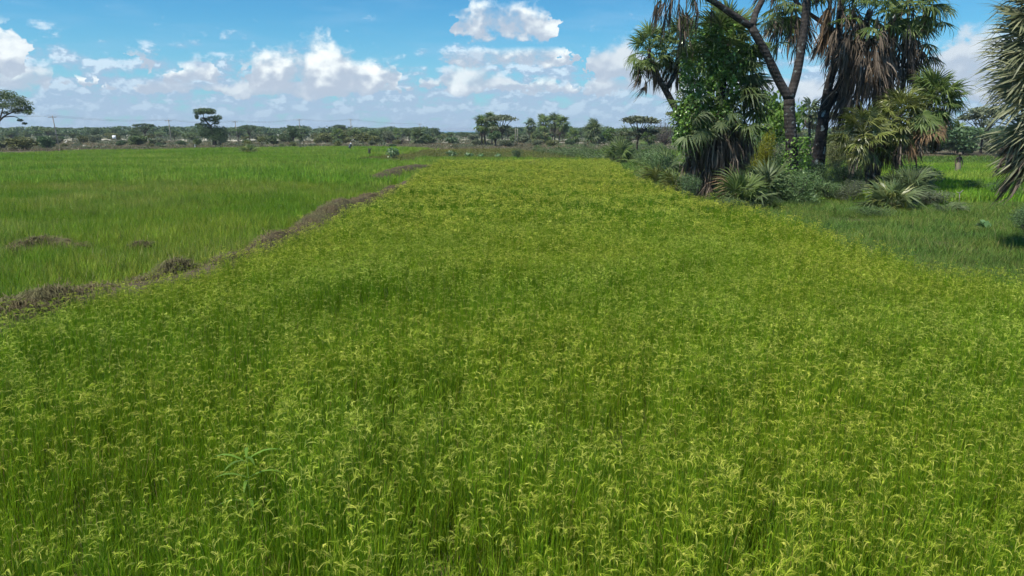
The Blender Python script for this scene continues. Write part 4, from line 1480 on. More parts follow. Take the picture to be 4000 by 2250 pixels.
# single shrubs and trees one can pick out behind the paddies
SING = [
    ('fine', 2022, 627, 572, 62, 'bush_dark', "round dark shrub standing alone at the far end of the middle paddy"),
    ('bush', 100, 588, 528, 130, 'bush_olive', "large round olive bush at the left edge behind the paddy"),
    ('bush', 185, 582, 520, 60, 'bush_dark', "dark ragged bush right of the large olive bush"),
    ('bush', 12, 585, 530, 70, 'bush_grey', "grey bush left of the large olive bush at the picture's edge"),
    ('round', 1147, 566, 488, 72, 'bush_dark', "dense dark round tree with a short trunk left of centre"),
    ('bush', 1070, 566, 520, 60, 'bush', "mid green bushy tree just left of the dense round tree"),
    ('round', 1385, 558, 493, 78, 'bush', "broad round green tree near the centre of the treeline"),
    ('bush', 1352, 560, 528, 45, 'bush_olive', "small olive bush in front of the broad round green tree"),
    ('bare', 1562, 568, 530, 80, 'bush_brown', "grey-brown leafless bush near the centre of the treeline"),
    ('bush', 1515, 562, 506, 60, 'bush_grey', "tall grey-green bush left of the leafless bush"),
    ('round', 1705, 545, 495, 50, 'bush_dark', "small dark round tree right of centre on the treeline"),
    ('bush', 1265, 551, 516, 35, 'bush_grey', "small pale round tree beside the sand strip"),
    ('bush', 2010, 600, 589, 30, 'bush', "low green weed tuft behind the round dark shrub"),
    ('umbrella', 590, 573, 545, 18, 'bush_dark', "tiny dark sapling with a thin stem behind the left paddy"),
    ('bush', 2380, 562, 492, 95, 'bush_fresh', "bright green round bush beside the round palm right of centre"),
    ('umbrella', 2490, 600, 455, 200, 'bush_grey', "wide grey-green umbrella acacia left of the vine-covered palm"),
    ('bare', 2590, 570, 445, 130, 'bush_brown', "tall bare brownish tree beside the wide umbrella acacia"),
    ('umbrella', 2680, 560, 430, 170, 'bush_olive', "olive umbrella acacia partly hidden by the vine-covered palm"),
    ('umbrella', 1960, 574, 450, 130, 'bush_grey', "layered umbrella acacia beside the tall palms right of centre"),
    ('round', 1935, 576, 500, 70, 'bush_dark', "dark round tree at the foot of the layered acacia"),
    ('bush', 2135, 560, 528, 38, 'bush_fresh', "round green bush in front of the palm cluster"),
    ('umbrella', 3830, 600, 415, 200, 'bush_grey', "grey umbrella acacia far behind the small right paddy"),
    ('bush', 3760, 605, 470, 190, 'bush_dark', "dark wooded bush behind the small right paddy"),
    ('bush', 3640, 600, 480, 150, 'bush_dark', "dark bush just right of the yellow-green palm"),
    ('bush', 3900, 606, 500, 170, 'bush', "green bush behind the big right palm's leaf tips"),
    ('umbrella', 3210, 575, 440, 190, 'bush_olive', "olive umbrella tree seen between the two tall trunks"),
    ('bush', 3180, 585, 500, 140, 'bush', "green bush seen low between the two tall trunks"),
    ('umbrella', 975, 548, 488, 70, 'bush_dark', "dark umbrella tree just right of the lone layered tree"),
    ('umbrella', 570, 550, 482, 85, 'bush_dark', "flat-topped tree rising above the left treeline"),
    ('umbrella', 1330, 540, 487, 60, 'bush_dark', "flat-topped tree behind the broad round green tree"),
    ('round', 1205, 530, 489, 34, 'bush_dark', "little dark flat tree beside the fourth utility pole"),
]
for i, (k, px, bp, tp, wp, mt, lb) in enumerate(SING):
    pplant(k, px, bp, tp, wp, mt, lb, seed=50 + i)

# the lone layered tree left of centre
bl = at(838, 572)
lt = empty("layered_tree", bl, "lone dark tree with a flat umbrella top and bushy lower crown behind the left paddy", "tree")
Yl = bl[1]
T = lambda px, py, dy=0.0: atd(px, py, Yl + dy) - bl
tr = MB()
for pts, r0, r1 in (([T(838, 573), T(836, 548), T(828, 515), T(822, 490)], .42, .2), ([T(840, 550), T(855, 530), T(862, 505)], .3, .1), ([T(822, 490), T(800, 470), T(788, 458)], .16, .07),
                    ([T(822, 490), T(845, 475), T(865, 458)], .14, .06), ([T(800, 470), T(795, 452), T(796, 440)], .10, .05), ([T(822, 500), T(800, 492), T(775, 484)], .1, .05)):
    sp_ = smooth_path(pts, 3)
    tr.tube(sp_, [r0 + (r1 - r0) * i / (len(sp_) - 1) for i in range(len(sp_))], 7)
obj("trunk", tr.mesh("trunk", M['wood']), lt)
rg = np.random.default_rng(400)
cr = MB()
kk = Yl / F
for (px, py, rx, rz, n) in ((800, 432, 40, 9, 900), (778, 441, 22, 7, 250), (822, 440, 20, 6, 250), (768, 455, 8, 10, 120), (825, 465, 22, 12, 350), (850, 460, 18, 10, 260), (795, 468, 14, 9, 150), (845, 478, 14, 9, 150),
                            (795, 492, 30, 12, 450), (775, 487, 14, 5, 120), (830, 510, 35, 18, 800), (862, 515, 28, 20, 650), (800, 515, 28, 17, 550), (845, 535, 36, 15, 650), (868, 545, 18, 12, 250), (790, 528, 18, 10, 200)):
    C = blob_points(rg, int(n * 1.5), T(px, py, rg.normal() * .6), (rx * kk * 1.08, rx * kk * .95, rz * kk * 1.2), .4)
    leaf_quads(cr, C, rg.uniform(.2, .38, len(C)), .18, rg, (0, 0, .7))
obj("crown", cr.mesh("crown", M['bush_dark']), lt)

# the acacia at the left edge
ba = atd(-12, 585, 118); ba[2] = 0
ac = empty("umbrella_acacia", ba, "big dark umbrella acacia cut off by the left edge of the picture", "tree")
T = lambda px, py, dy=0.0: atd(px, py, 118 + dy) - ba
tr = MB()
for pts, r0, r1 in (([(0, 0, -.05), T(-14, 530), T(-5, 475)], .32, .22), ([T(-5, 475), T(20, 452), T(60, 435), T(95, 430)], .15, .06), ([T(-5, 475), T(-40, 440), T(-80, 420)], .15, .06),
                    ([T(-2, 470), T(10, 430), T(20, 395)], .13, .05), ([T(10, 458), T(55, 455), T(85, 470)], .09, .04), ([T(-10, 478), T(-45, 465), T(-90, 450)], .12, .05), ([T(-5, 475), T(-25, 425), T(-40, 385)], .12, .05)):
    sp_ = smooth_path(pts, 3)
    tr.tube(sp_, [r0 + (r1 - r0) * i / (len(sp_) - 1) for i in range(len(sp_))], 7)
obj("trunk", tr.mesh("trunk", M['wood']), ac)
cr = MB()
kk = 118 / F
for (px, py, rx, rz, n) in ((0, 368, 60, 20, 1100), (45, 385, 50, 20, 900), (-50, 380, 60, 20, 900), (85, 405, 38, 18, 700), (110, 425, 24, 14, 350), (30, 412, 55, 16, 800), (-30, 410, 60, 18, 700), (70, 432, 36, 12, 500),
                            (110, 440, 20, 9, 200), (-90, 410, 45, 20, 500), (-110, 435, 40, 14, 400), (80, 470, 12, 6, 120), (95, 482, 10, 5, 90), (20, 440, 20, 8, 120)):
    C = blob_points(rg, n, T(px, py, rg.normal() * 1.2), (rx * kk, rx * kk, rz * kk), .3)
    leaf_quads(cr, C, rg.uniform(.16, .32, len(C)), .14, rg, (0, 0, .8))
obj("crown", cr.mesh("crown", M['bush']), ac)

# far palms


def far_palm(px, base_py, top_py, label, n=18, size=1.15, ndead=8, stem=True, lean=0, group=None, mat='palm', seed=0, dy=0, skirt=1.2):
    b = at(px, base_py)
    b[1] += dy
    b[0] *= b[1] / (b[1] - dy)
    Yd = b[1]
    root = empty("fan_palm", b, label, "palm", group)
    tip = atd(px + lean, top_py, Yd) - (0, 0, size * .8)
    rg = np.random.default_rng(500 + seed)
    trunk_part(root, b, [([b - (0, 0, .05), b + (tip - b) * .5 + (rg.normal() * .1, 0, 0), tip], .2, .14)], M['bark'], sides=7, seed=seed)
    crown(root, b, tip, rg, n, size, 85, -45, live=FAN_LOW, mat=mat, ndead=ndead, dsize=size * 1.1, skirt=skirt, dead=DEAD_LOW, spread=.3)
    return root


FP = [
    (1882, 572, 462, "leftmost tall slim palm beside the layered acacia", 22, 1.5, 10, -2), (1898, 572, 470, "second slim palm from the left beside the layered acacia", 14, 1.2, 8, -8),
    (1922, 570, 447, "tallest slim palm beside the layered acacia", 22, 1.6, 10, -4),
    (2080, 556, 472, "low leftmost palm of the palm cluster right of centre", 18, 1.6, 16, -6), (2128, 558, 460, "second palm from the left in the palm cluster right of centre", 22, 1.9, 20, -6),
    (2166, 556, 452, "tallest middle palm of the palm cluster right of centre", 26, 2.0, 22, 0), (2182, 558, 462, "rightmost palm of the palm cluster right of centre", 24, 1.9, 24, 14),
    (2100, 562, 515, "squat palm at the left foot of the palm cluster", 16, 1.7, 14, 0), (2240, 560, 510, "squat palm between the palm cluster and the round palm", 20, 1.8, 18, 0),
    (2318, 566, 486, "round dense palm with a bright green bush on its right side", 30, 2.0, 20, 0),
    (1320, 560, 508, "shaggy brown-skirted palm left of the broad round green tree", 18, 1.7, 22, 0), (1495, 556, 508, "pale fan palm between the two far bushes near the centre", 18, 1.6, 10, 0),
    (1552, 550, 506, "fan palm behind the leafless bush", 16, 1.6, 8, 0), (1632, 566, 512, "squat dark palm right of the leafless bush", 24, 1.7, 10, 0),
    (3050, 590, 420, "middle-distance palm seen left of the forked trunk", 20, 1.5, 10, 0), (3165, 620, 400, "small palm seen between the two tall trunks", 20, 1.2, 12, 0),
    (3740, 600, 490, "grey palm in the trees behind the small right paddy", 22, 1.5, 12, 0),
    (2440, 570, 510, "low grey palm under the wide umbrella acacia", 20, 1.6, 8, 0), (2530, 575, 515, "second low palm under the wide umbrella acacia", 20, 1.5, 8, 0),
]
for i, (px, bp, tp, lb, n, sz, nd, ln) in enumerate(FP):
    far_palm(px, bp, tp, lb, n, sz, nd, lean=ln, seed=i, mat='palm_grey' if i % 2 else 'palm')

# scrub: bushes and umbrella trees scattered over the dry land, in bands of depth
rg = np.random.default_rng(600)
ZONES = [(-40, 760, "left of the lone layered tree"), (890, 1850, "between the lone layered tree and the tall palms"), (1850, 2700, "behind the palm cluster right of centre"), (2700, 4100, "behind the right-hand palms")]
KW = [('bush', 'bush_dark', "dark green"), ('bush', 'bush', "mid green"), ('bush', 'bush_grey', "grey-green"), ('bush', 'bush_olive', "olive"), ('umbrella', 'bush_dark', "dark"), ('umbrella', 'bush', "green"), ('round', 'bush', "green"), ('round', 'bush_dark', "dark")]
KN = {'bush': "bush", 'umbrella': "flat-topped tree", 'round': "round tree"}
count = 0
for (y0, y1, num, hmin, hmax) in ((148, 172, 34, .8, 2.2), (172, 215, 60, 1.5, 3.6), (215, 290, 74, 2.2, 4.8), (290, 400, 84, 3.0, 5.4)):
    for k in range(num):
        Yd = rg.uniform(y0, y1)
        px = -80 + 4200 * ((k + rg.uniform(0, 1)) / num)
        if Yd < 180 and 1650 < px < 2000 and rg.random() < .5:
            continue
        x = (px - 2000) / F * Yd * 1.02
        kind, mt, cn = KW[rg.integers(0, 4)] if Yd < 200 or rg.random() < .62 else KW[rg.integers(4, 8)]
        h = rg.uniform(hmin, hmax)
        if 1700 < px < 1880:
            h = min(h, 3.2)
        w = h * (rg.uniform(1.1, 2.0) if kind == 'bush' else rg.uniform(1.1, 1.7))
        z_ = next((z for z in ZONES if z[0] <= px < z[1]), ZONES[0])[2]
        far = "in the near scrub" if Yd < 190 else "in the far scrub"
        plant(kind, (x, Yd, 0), h, w, mt, "%s %s %s %s" % (cn, KN[kind], far, z_), "%s %s %s %s" % (cn, KN[kind].replace("bush", "bushe") + "s", far, z_), seed=k + int(Yd * 10))
        count += 1

# the far wood that reads as one mass
fw = MB()
rg = np.random.default_rng(601)
for k in range(2600):
    Yd = 360 + 700 * rg.random() ** 1.6
    x = rg.uniform(-.78, .78) * Yd
    pxx = 2000 + x / Yd * F
    h = rg.uniform(3.0, 6.2) if Yd < 700 else rg.uniform(3.5, 7.2)
    if 1700 < pxx < 1890:
        h = rg.uniform(1.5, 2.7)
    if rg.random() < .55:
        c, r_ = np.array([x, Yd, h * .82]), np.array([h * .75, h * .75, h * .2])
    else:
        c, r_ = np.array([x, Yd, h * .5]), np.array([h * .6, h * .6, h * .5])
    C = blob_points(rg, 95, c, r_, .4, .6)
    leaf_quads(fw, C, rg.uniform(.6, 1.3, len(C)), .75, rg, (0, 0, .8))
    fw.tube([(x, Yd, 0), (x, Yd, h * .8)], [.25, .15], 4, cap=False)
tag(obj("far_woodland", fw.mesh("far_woodland", M['bush_dark'])), "far-off thorn woodland along the horizon", "woodland", kind='stuff')
# low ground-hugging scrub
lw = MB()
for k in range(1300):
    Yd = 140 + 300 * rg.random() ** .8
    x = rg.uniform(-.78, .78) * Yd
    h = rg.uniform(.3, 1.1) * (1 + (Yd - 140) / 200)
    C = blob_points(rg, 60, (x, Yd, h * .4), (h * 1.3, h * 1.3, h * .6), .3, .6)
    C = C[C[:, 2] > .02]
    leaf_quads(lw, C, rg.uniform(.25, .5, len(C)), .28, rg, (0, 0, .7))
tag(obj("low_scrub", lw.mesh("low_scrub", M['bush_grey'])), "low knee-high grey-green scrub over the dry land", "scrub", kind='stuff')
# weedy bank behind the middle paddy, towards the palms
wb = MB()
for k in range(330):
    px, py = rg.uniform(2080, 2620), rg.uniform(572, 640)
    if py > 570 + (px - 2080) * .16 + 25:
        continue
    p = at(px, py)
    h = rg.uniform(.4, 1.2)
    C = blob_points(rg, 170, (p[0], p[1], h * .4), (h * .8, h * .8, h * .6), .3, .6)
    C = C[C[:, 2] > .02]
    leaf_quads(wb, C, rg.uniform(.10, .2, len(C)), .10, rg, (0, 0, .7))
tag(obj("weed_thicket", wb.mesh("weed_thicket", M['bush'])), "waist-high weed thicket running from the palm cluster to the vine-covered palm", "weeds", kind='stuff')

# ------------------------------------------------------------------ heaps of pulled weeds along the bund


def heap(path, width, height, n, label, seed, zb=0.25, mat='straw'):
    rg = np.random.default_rng(700 + seed)
    pts = [np.array(list(P_(px, py, .55)) + [0]) for px, py in path]
    sp_ = np.array(smooth_path(pts, 6))
    b = sp_[len(sp_) // 2].copy()
    b[2] = 0
    root = empty("weed_heap", b, label, "weed heap", "heaps of pulled weeds along the bund")
    mb = MB()
    NS = 9
    n_ = len(sp_)
    V, H_ = [], []
    seg = np.linalg.norm(np.diff(sp_, axis=0), axis=1)
    s_acc = np.concatenate([[0], np.cumsum(seg)])
    for i, p in enumerate(sp_):
        d = sp_[min(i + 1, n_ - 1)] - sp_[max(i - 1, 0)]
        d /= np.linalg.norm(d)
        sd_ = np.array([-d[1], d[0], 0])
        f_ = math.sin(math.pi * (i + .35) / (n_ - .3)) ** .45
        hh = height * f_ * (.6 + .8 * fbm(np.array([s_acc[i] * .9 + seed * 3.1]), np.array([1.0]))[0])
        for k in range(NS):
            u = -1 + 2 * k / (NS - 1)
            z = (zb + hh) * (1 - abs(u) ** 2.2) + rg.normal() * .035
            V.append(p + sd_ * u * width * (.75 + .5 * f_) * .6 - b + np.array([0, 0, max(z, 0)]))
    V = np.array(V)
    Q = [(i * NS + k, i * NS + k + 1, (i + 1) * NS + k + 1, (i + 1) * NS + k) for i in range(n_ - 1) for k in range(NS - 1)]
    mb.add(V, None, Q, np.clip(rg.normal(.12, .1, len(V)), 0, 1))
    obj("mound", mb.mesh("mound", M[mat]), root)
    st = MB()
    a_ax = math.atan2(*(sp_[-1] - sp_[0])[[1, 0]]) + .5
    for k in range(int(n * 1.6)):
        i = rg.integers(0, n_ - 1)
        q = rg.integers(0, NS - 1)
        f1, f2 = rg.random(), rg.random()
        v00, v01, v10 = V[i * NS + q], V[i * NS + q + 1], V[(i + 1) * NS + q]
        p = v00 + (v01 - v00) * f1 + (v10 - v00) * f2
        a = a_ax + rg.normal() * .8 + (math.pi if rg.random() < .5 else 0)
        L = rg.uniform(.12, .42)
        up = abs(rg.normal()) * .022 + (.08 if rg.random() < .05 else 0)
        d = np.array([math.cos(a), math.sin(a), 0])
        sd_ = np.array([-d[1], d[0], 0]) * rg.uniform(.003, .006)
        m1 = p + d * L * .5 + np.array([0, 0, up + .03])
        e1 = p + d * L + np.array([0, 0, up * .4 - .10 * rg.random()])
        z0 = p + np.array([0, 0, .01])
        st.add([z0 - sd_, z0 + sd_, m1 - sd_, m1 + sd_, e1], [(0, 1, 3), (0, 3, 2), (2, 3, 4)], None, np.clip(rg.normal(.5, .33), 0, 1))
    tag(obj("straw", st.mesh("straw", M[mat]), root), kind='stuff')
    return root


heap([(-260, 1235), (-60, 1200), (60, 1175), (180, 1140), (290, 1110)], 0.88, 0.34, 6500, "nearest big brown heap of pulled weeds at the left edge", 1)
heap([(285, 1112), (360, 1098), (440, 1082)], 0.64, 0.20, 2000, "second brown weed heap just right of the big left heap", 2)
heap([(625, 1025), (680, 1018), (745, 1010)], 0.64, 0.24, 1100, "short dark isolated weed heap between the two long heaps", 3)
heap([(830, 1000), (900, 985), (1010, 955), (1060, 930)], 0.72, 0.20, 2200, "low reddish weed heap before the long ridge", 4)
heap([(1010, 955), (1080, 915), (1180, 885)], 0.96, 0.34, 1500, "pale straw-coloured weed heap at the start of the long ridge", 5)
heap([(1180, 895), (1240, 850), (1330, 805), (1420, 775), (1475, 755)], 1.28, 0.49, 4600, "longest brown weed ridge in the middle of the bund", 6)
heap([(440, 1085), (530, 1062), (625, 1030)], 0.48, 0.11, 900, "thin scatter of pulled weeds between the big left heap and the short dark heap", 13)
heap([(740, 1015), (790, 1008), (840, 998)], 0.48, 0.10, 500, "thin scatter of pulled weeds right of the short dark heap", 14)
heap([(1485, 752), (1530, 730), (1575, 712)], 0.80, 0.31, 900, "small grey weed heap at the far end of the ridge", 7)
heap([(1455, 685), (1530, 668), (1610, 650), (1700, 640)], 1.60, 0.41, 2200, "far brown weed ridge between the light paddy and the middle paddy", 8)
heap([(30, 935), (120, 915), (200, 908), (330, 925)], 0.6, 0.12, 1300, "low dark weed heap inside the left paddy", 9, mat='straw')
heap([(500, 930), (560, 928), (580, 930)], 0.40, 0.14, 350, "tiny weed heap alone in the left paddy", 10)
heap([(2058, 641), (2090, 638), (2122, 640)], 0.80, 0.42, 400, "flat dark weed heap at the far end of the middle paddy", 11)
heap([(2178, 642), (2195, 641), (2210, 642)], 0.64, 0.37, 150, "tiny weed heap right of the flat dark one", 12)

# ------------------------------------------------------------------ broad-leaved weeds at the paddies' far end


def broad_weed(px, base_py, top_py, wpx, n, label, seed):
    b = at(px, base_py)
    rg = np.random.default_rng(800 + seed)
    hh = atd(px, top_py, b[1])[2]
    w = wpx / F * b[1]
    root = empty("broad_leaved_weed", b, label, "weed", "broad-leaved weeds behind the paddies")
    st = MB()
    lv = MB()
    for k in range(9):
        a = rg.uniform(0, 6.28)
        e = np.array([math.cos(a) * w * .45, math.sin(a) * w * .45, hh * rg.uniform(.45, .95)])
        st.tube([(0, 0, -.02), e * (.4, .4, .55), e], [.025, .018, .008], 5, cap=False)
    C = blob_points(rg, n, (0, 0, hh * .55), (w * .5, w * .5, hh * .48), .4)
    leaf_quads(lv, C, rg.uniform(.25, .42, n), rg.uniform(.2, .34, n), rg, (0, -.3, 1.2), fold=.12)
    obj("stem", st.mesh("stem", M['wood']), root)
    obj("foliage", lv.mesh("foliage", M['bigleaf']), root)


broad_weed(1535, 622, 577, 55, 150, "largest broad-leaved weed, left of the others behind the far weed ridge", 1)
broad_weed(1765, 616, 588, 42, 80, "second broad-leaved weed at the far end of the middle paddy", 2)
broad_weed(1832, 618, 597, 36, 70, "third broad-leaved weed, bright green, at the far end of the middle paddy", 3)
broad_weed(1878, 617, 600, 28, 40, "small pale broad-leaved weed beside the third one", 4)
broad_weed(1948, 618, 601, 26, 40, "fourth broad-leaved weed just left of the round dark shrub", 5)
broad_weed(3835, 905, 865, 40, 26, "yellow-green broad-leaved plant in the bank grass at right", 6)

# tall pale-leaved weed in the foreground rice
fb = at(985, 2060, .25)
fb[2] = -.10
fwd = empty("tall_weed", fb, "tall pale-stemmed weed with long narrow leaves in the foreground rice at lower left", "weed")
st = MB()
st.tube([(0, 0, -.02), (.005, 0, .5), (0, .01, .98)], [.006, .005, .003], 6, 0.3)
obj("stem", st.mesh("stem", M['weedleaf']), fwd)
rg = np.random.default_rng(810)
for k, (z, a, L) in enumerate(((.96, .5, .34), (.94, 3.0, .34), (.97, 1.9, .22), (.95, 4.2, .24), (.80, .2, .32), (.80, 3.3, .30), (.78, 4.9, .22), (.58, 3.5, .28), (.56, .1, .24), (.60, 5.2, .2), (.98, 5.4, .2))):
    lf = MB()
    d = np.array([math.cos(a), math.sin(a), 0])
    s_ = np.array([-d[1], d[0], 0])
    pts = [np.array([0, 0, z]) + d * L * q + np.array([0, 0, .10 * L * math.sin(q * 2.6) * 2 - .12 * L * q * q]) for q in np.linspace(0, 1, 6)]
    wv_ = [.003, .011, .015, .013, .008, .0]
    V = []
    for p, w_ in zip(pts, wv_):
        V += [p - s_ * w_ + (0, 0, .3 * w_), p + s_ * w_ + (0, 0, .3 * w_)]
    lf.add(V, None, [(2 * i, 2 * i + 1, 2 * i + 3, 2 * i + 2) for i in range(5)], .0)
    obj("leaf", lf.mesh("leaf", M['weedleaf']), fwd)

# ------------------------------------------------------------------ utility poles and wires


def pole(px, top_py, Yd, lean, label):
    b = atd(px, 560, Yd)
    b[2] = 0
    top = atd(px, top_py, Yd)
    root = empty("utility_pole", b, label, "pole", "wooden utility poles across the scrub")
    hh = top[2]
    lx = lean / F * Yd
    mb = MB()
    mb.tube([(0, 0, -.1), (lx * .5, 0, hh * .5), (lx, 0, hh)], [.14, .125, .10], 8)
    obj("shaft", mb.mesh("shaft", M['pole']), root)
    mb = MB()
    mb.box((lx, -.14, hh - .35), (2.0, .12, .14))
    ca_ = obj("crossarm", mb.mesh("crossarm", M['pole']), root)
    ends = []
    for q in (-.9, 0, .9):
        mb = MB()
        z0 = hh - .28 if q else hh
        mb.tube([(lx + q, -.14 if q else 0, z0), (lx + q, -.14 if q else 0, z0 + .08), (lx + q, -.14 if q else 0, z0 + .2)], [.04, .06, .03], 6)
        obj("insulator", mb.mesh("insulator", M['white']), ca_ if q else root)
        ends.append(b + np.array([lx + q, -.14 if q else 0, z0 + .2]))
    return ends


PL = [(-330, 452, 165, -4, "utility pole beyond the left edge"), (228, 452, 178, -9, "tall leaning utility pole at far left, first of the row"), (670, 467, 215, -3, "second utility pole from the left"), (930, 472, 240, -5, "third utility pole, right of the lone layered tree"),
      (1174, 465, 262, 0, "fourth utility pole, beside the dense round tree"), (1374, 465, 290, 0, "fifth utility pole, above the broad round green tree"), (1642, 482, 340, 0, "sixth and thinnest utility pole, near the sea gap")]
E = [pole(*p) for p in PL[1:]]
E = [[e + np.array([-60, -25, .5]) for e in E[0]]] + E
for q in range(3):
    mb = MB()
    pts = []
    for a, b in zip(E[:-1], E[1:]):
        for j in range(8):
            f_ = j / 8
            pts.append(a[q] + (b[q] - a[q]) * f_ - np.array([0, 0, 4 * .7 * f_ * (1 - f_)]))
    pts.append(E[-1][q])
    mb.tube(pts, .014, 4, cap=False)
    tag(obj("overhead_wire", mb.mesh("overhead_wire", M['wire'])), ("nearest", "middle", "farthest")[q] + " of the three thin wires strung along the utility poles", "wire", "wires on the utility poles")
for (px, lb) in ((2013, "left of two pale thin poles beside the layered acacia"), (2021, "right of two pale thin poles beside the layered acacia")):
    b = atd(px, 560, 190)
    b[2] = 0
    root = empty("thin_pole", b, lb, "pole", "pale thin poles by the acacia")
    hh = atd(px, 500, 190)[2]
    mb = MB()
    mb.tube([(0, 0, -.05), (.02, 0, hh * .5), (0, 0, hh)], [.10, .09, .07], 7)
    obj("shaft", mb.mesh("shaft", M['pole']), root)
    mb = MB()
    mb.tube([(0, 0, hh), (0, 0, hh + .06)], [.09, .05], 7)
    obj("cap", mb.mesh("cap", M['metal']), root)

# white board on posts in the left scrub
sb = atd(448, 556, 186)
sb[2] = 0
root = empty("notice_board", sb, "small white notice board on posts in the left scrub", "sign")
mb = MB()
mb.box((0, 0, 2.0), (.95, .05, .85))
bd = obj("board", mb.mesh("board", M['white']), root)
mb = MB()
mb.box((0, .06, 2.0), (1.12, .06, 1.0))
obj("backing", mb.mesh("backing", M['shed']), root)
for q in (-.42, .42):
    mb = MB()
    mb.tube([(q, .12, -.05), (q, .12, 2.45)], .045, 6)
    obj("post", mb.mesh("post", M['pole']), root)
# two stake posts in the bank grass at right
for i, (px, bp, tp, yb) in enumerate(((3744, 800, 755, True), (3702, 778, 755, False))):
    b = at(px, bp)
    hh = atd(px, tp, b[1])[2]
    root = empty("stake", b, "pale stake with a forked top in the grass at right" if yb else "short pale stake left of the forked one at right", "stake")
    mb = MB()
    mb.tube([(0, 0, -.05), (.01, 0, hh * .5), (-.02, 0, hh)], [.022, .02, .016], 6)
    obj("shaft", mb.mesh("shaft", M['pole']), root)
    if yb:
        for s_ in (-1, 1):
            mb = MB()
            mb.tube([(-.02, 0, hh), (-.02 + s_ * .16, 0, hh + (.16 if s_ > 0 else .07))], [.025, .012], 5)
            obj("prong", mb.mesh("prong", M['pole']), root)

# pale stones and egrets on the dry strip
for i, (px, py, sx, lb) in enumerate(((251, 570, .5, "pale white stone on the dry strip behind the left paddy"), (329, 573, .65, "second pale flat stone on the dry strip, further right"))):
    b = at(px, py)
    rg = np.random.default_rng(900 + i)
    mb = MB()
    V, T_ = [], []
    nu, nvv = 10, 6
    for a in range(nvv + 1):
        for c in range(nu):
            th, ph = math.pi * a / nvv, 2 * math.pi * c / nu
            r_ = 1 + rg.normal() * .08
            V.append((sx * r_ * math.sin(th) * math.cos(ph), .35 * r_ * math.sin(th) * math.sin(ph), .10 + .26 * r_ * math.cos(th)))
    Q = [(a * nu + c, a * nu + (c + 1) % nu, (a + 1) * nu + (c + 1) % nu, (a + 1) * nu + c) for a in range(nvv) for c in range(nu)]
    mb.add(V, None, Q)
    tag(obj("stone", mb.mesh("stone", M['stone'], smooth=True), None, b), lb, "stone")


def skin(name, verts, edges, radii, sub=2):
    me = bpy.data.meshes.new(name)
    me.from_pydata([tuple(v) for v in verts], edges, [])
    o = bpy.data.objects.new(name, me)
    COL.objects.link(o)
    md = o.modifiers.new("skin", 'SKIN')
    md.use_smooth_shade = True
    sv = me.skin_vertices[0].data
    for i, r_ in enumerate(radii):
        sv[i].radius = (r_, r_) if not hasattr(r_, '__len__') else r_
        sv[i].use_root = (i == 0)
    o.modifiers.new("sub", 'SUBSURF').levels = sub
    dg = bpy.context.evaluated_depsgraph_get()
    dg.update()
    out = bpy.data.meshes.new_from_object(o.evaluated_get(dg))
    bpy.data.objects.remove(o)
    out.name = name
    return out


def egret(px, py, s_, rz, label):
    b = at(px, py)
    root = empty("egret", b, label, "bird", "white egrets")
    root.rotation_euler = (0, 0, rz)
    root.scale = (s_, s_, s_)
    v = [(0, 0, .42), (.14, 0, .50), (.20, 0, .60), (.16, 0, .72), (.20, 0, .84), (.26, 0, .87), (-.14, 0, .38), (-.26, 0, .30)]
    me = skin("body", v, [(0, 1), (1, 2), (2, 3), (3, 4), (4, 5), (0, 6), (6, 7)], [.11, .08, .045, .032, .04, .03, .08, .03])
    me.materials.append(M['feather'])
    obj("body", me, root)
    mb = MB()
    mb.tube([(.27, 0, .87), (.40, 0, .85)], [.018, .003], 6)
    obj("beak", mb.mesh("beak", M['beak']), root)
    for q in (-.04, .04):
        mb = MB()
        mb.tube([(.0, q, .36), (-.02, q, .2), (.01, q, 0), (.07, q, -.0)], [.012, .01, .01, .006], 5)
        obj("leg", mb.mesh("leg", M['darkleg']), root)


egret(258, 562, 1.25, .4, "white egret standing on the dry strip near the leaning utility pole")
egret(763, 585, 1.25, -1.2, "white egret at the far edge of the left paddy, left of the lone layered tree")
# dark stub in the far left paddy
b = at(1443, 612)
root = empty("dead_stump", b, "short dark stump in the far left paddy", "stump")
mb = MB()
mb.tube([(0, 0, -.05), (.02, 0, .6), (-.03, 0, 1.15)], [.22, .17, .09], 8)
obj("trunk", mb.mesh("trunk", M['blacktop']), root)
mb = MB()
mb.tube([(0, 0, .75), (.25, 0, 1.05), (.3, .05, 1.25)], [.07, .05, .02], 6)
obj("branch", mb.mesh("branch", M['blacktop']), root)

# ------------------------------------------------------------------ people in the paddies


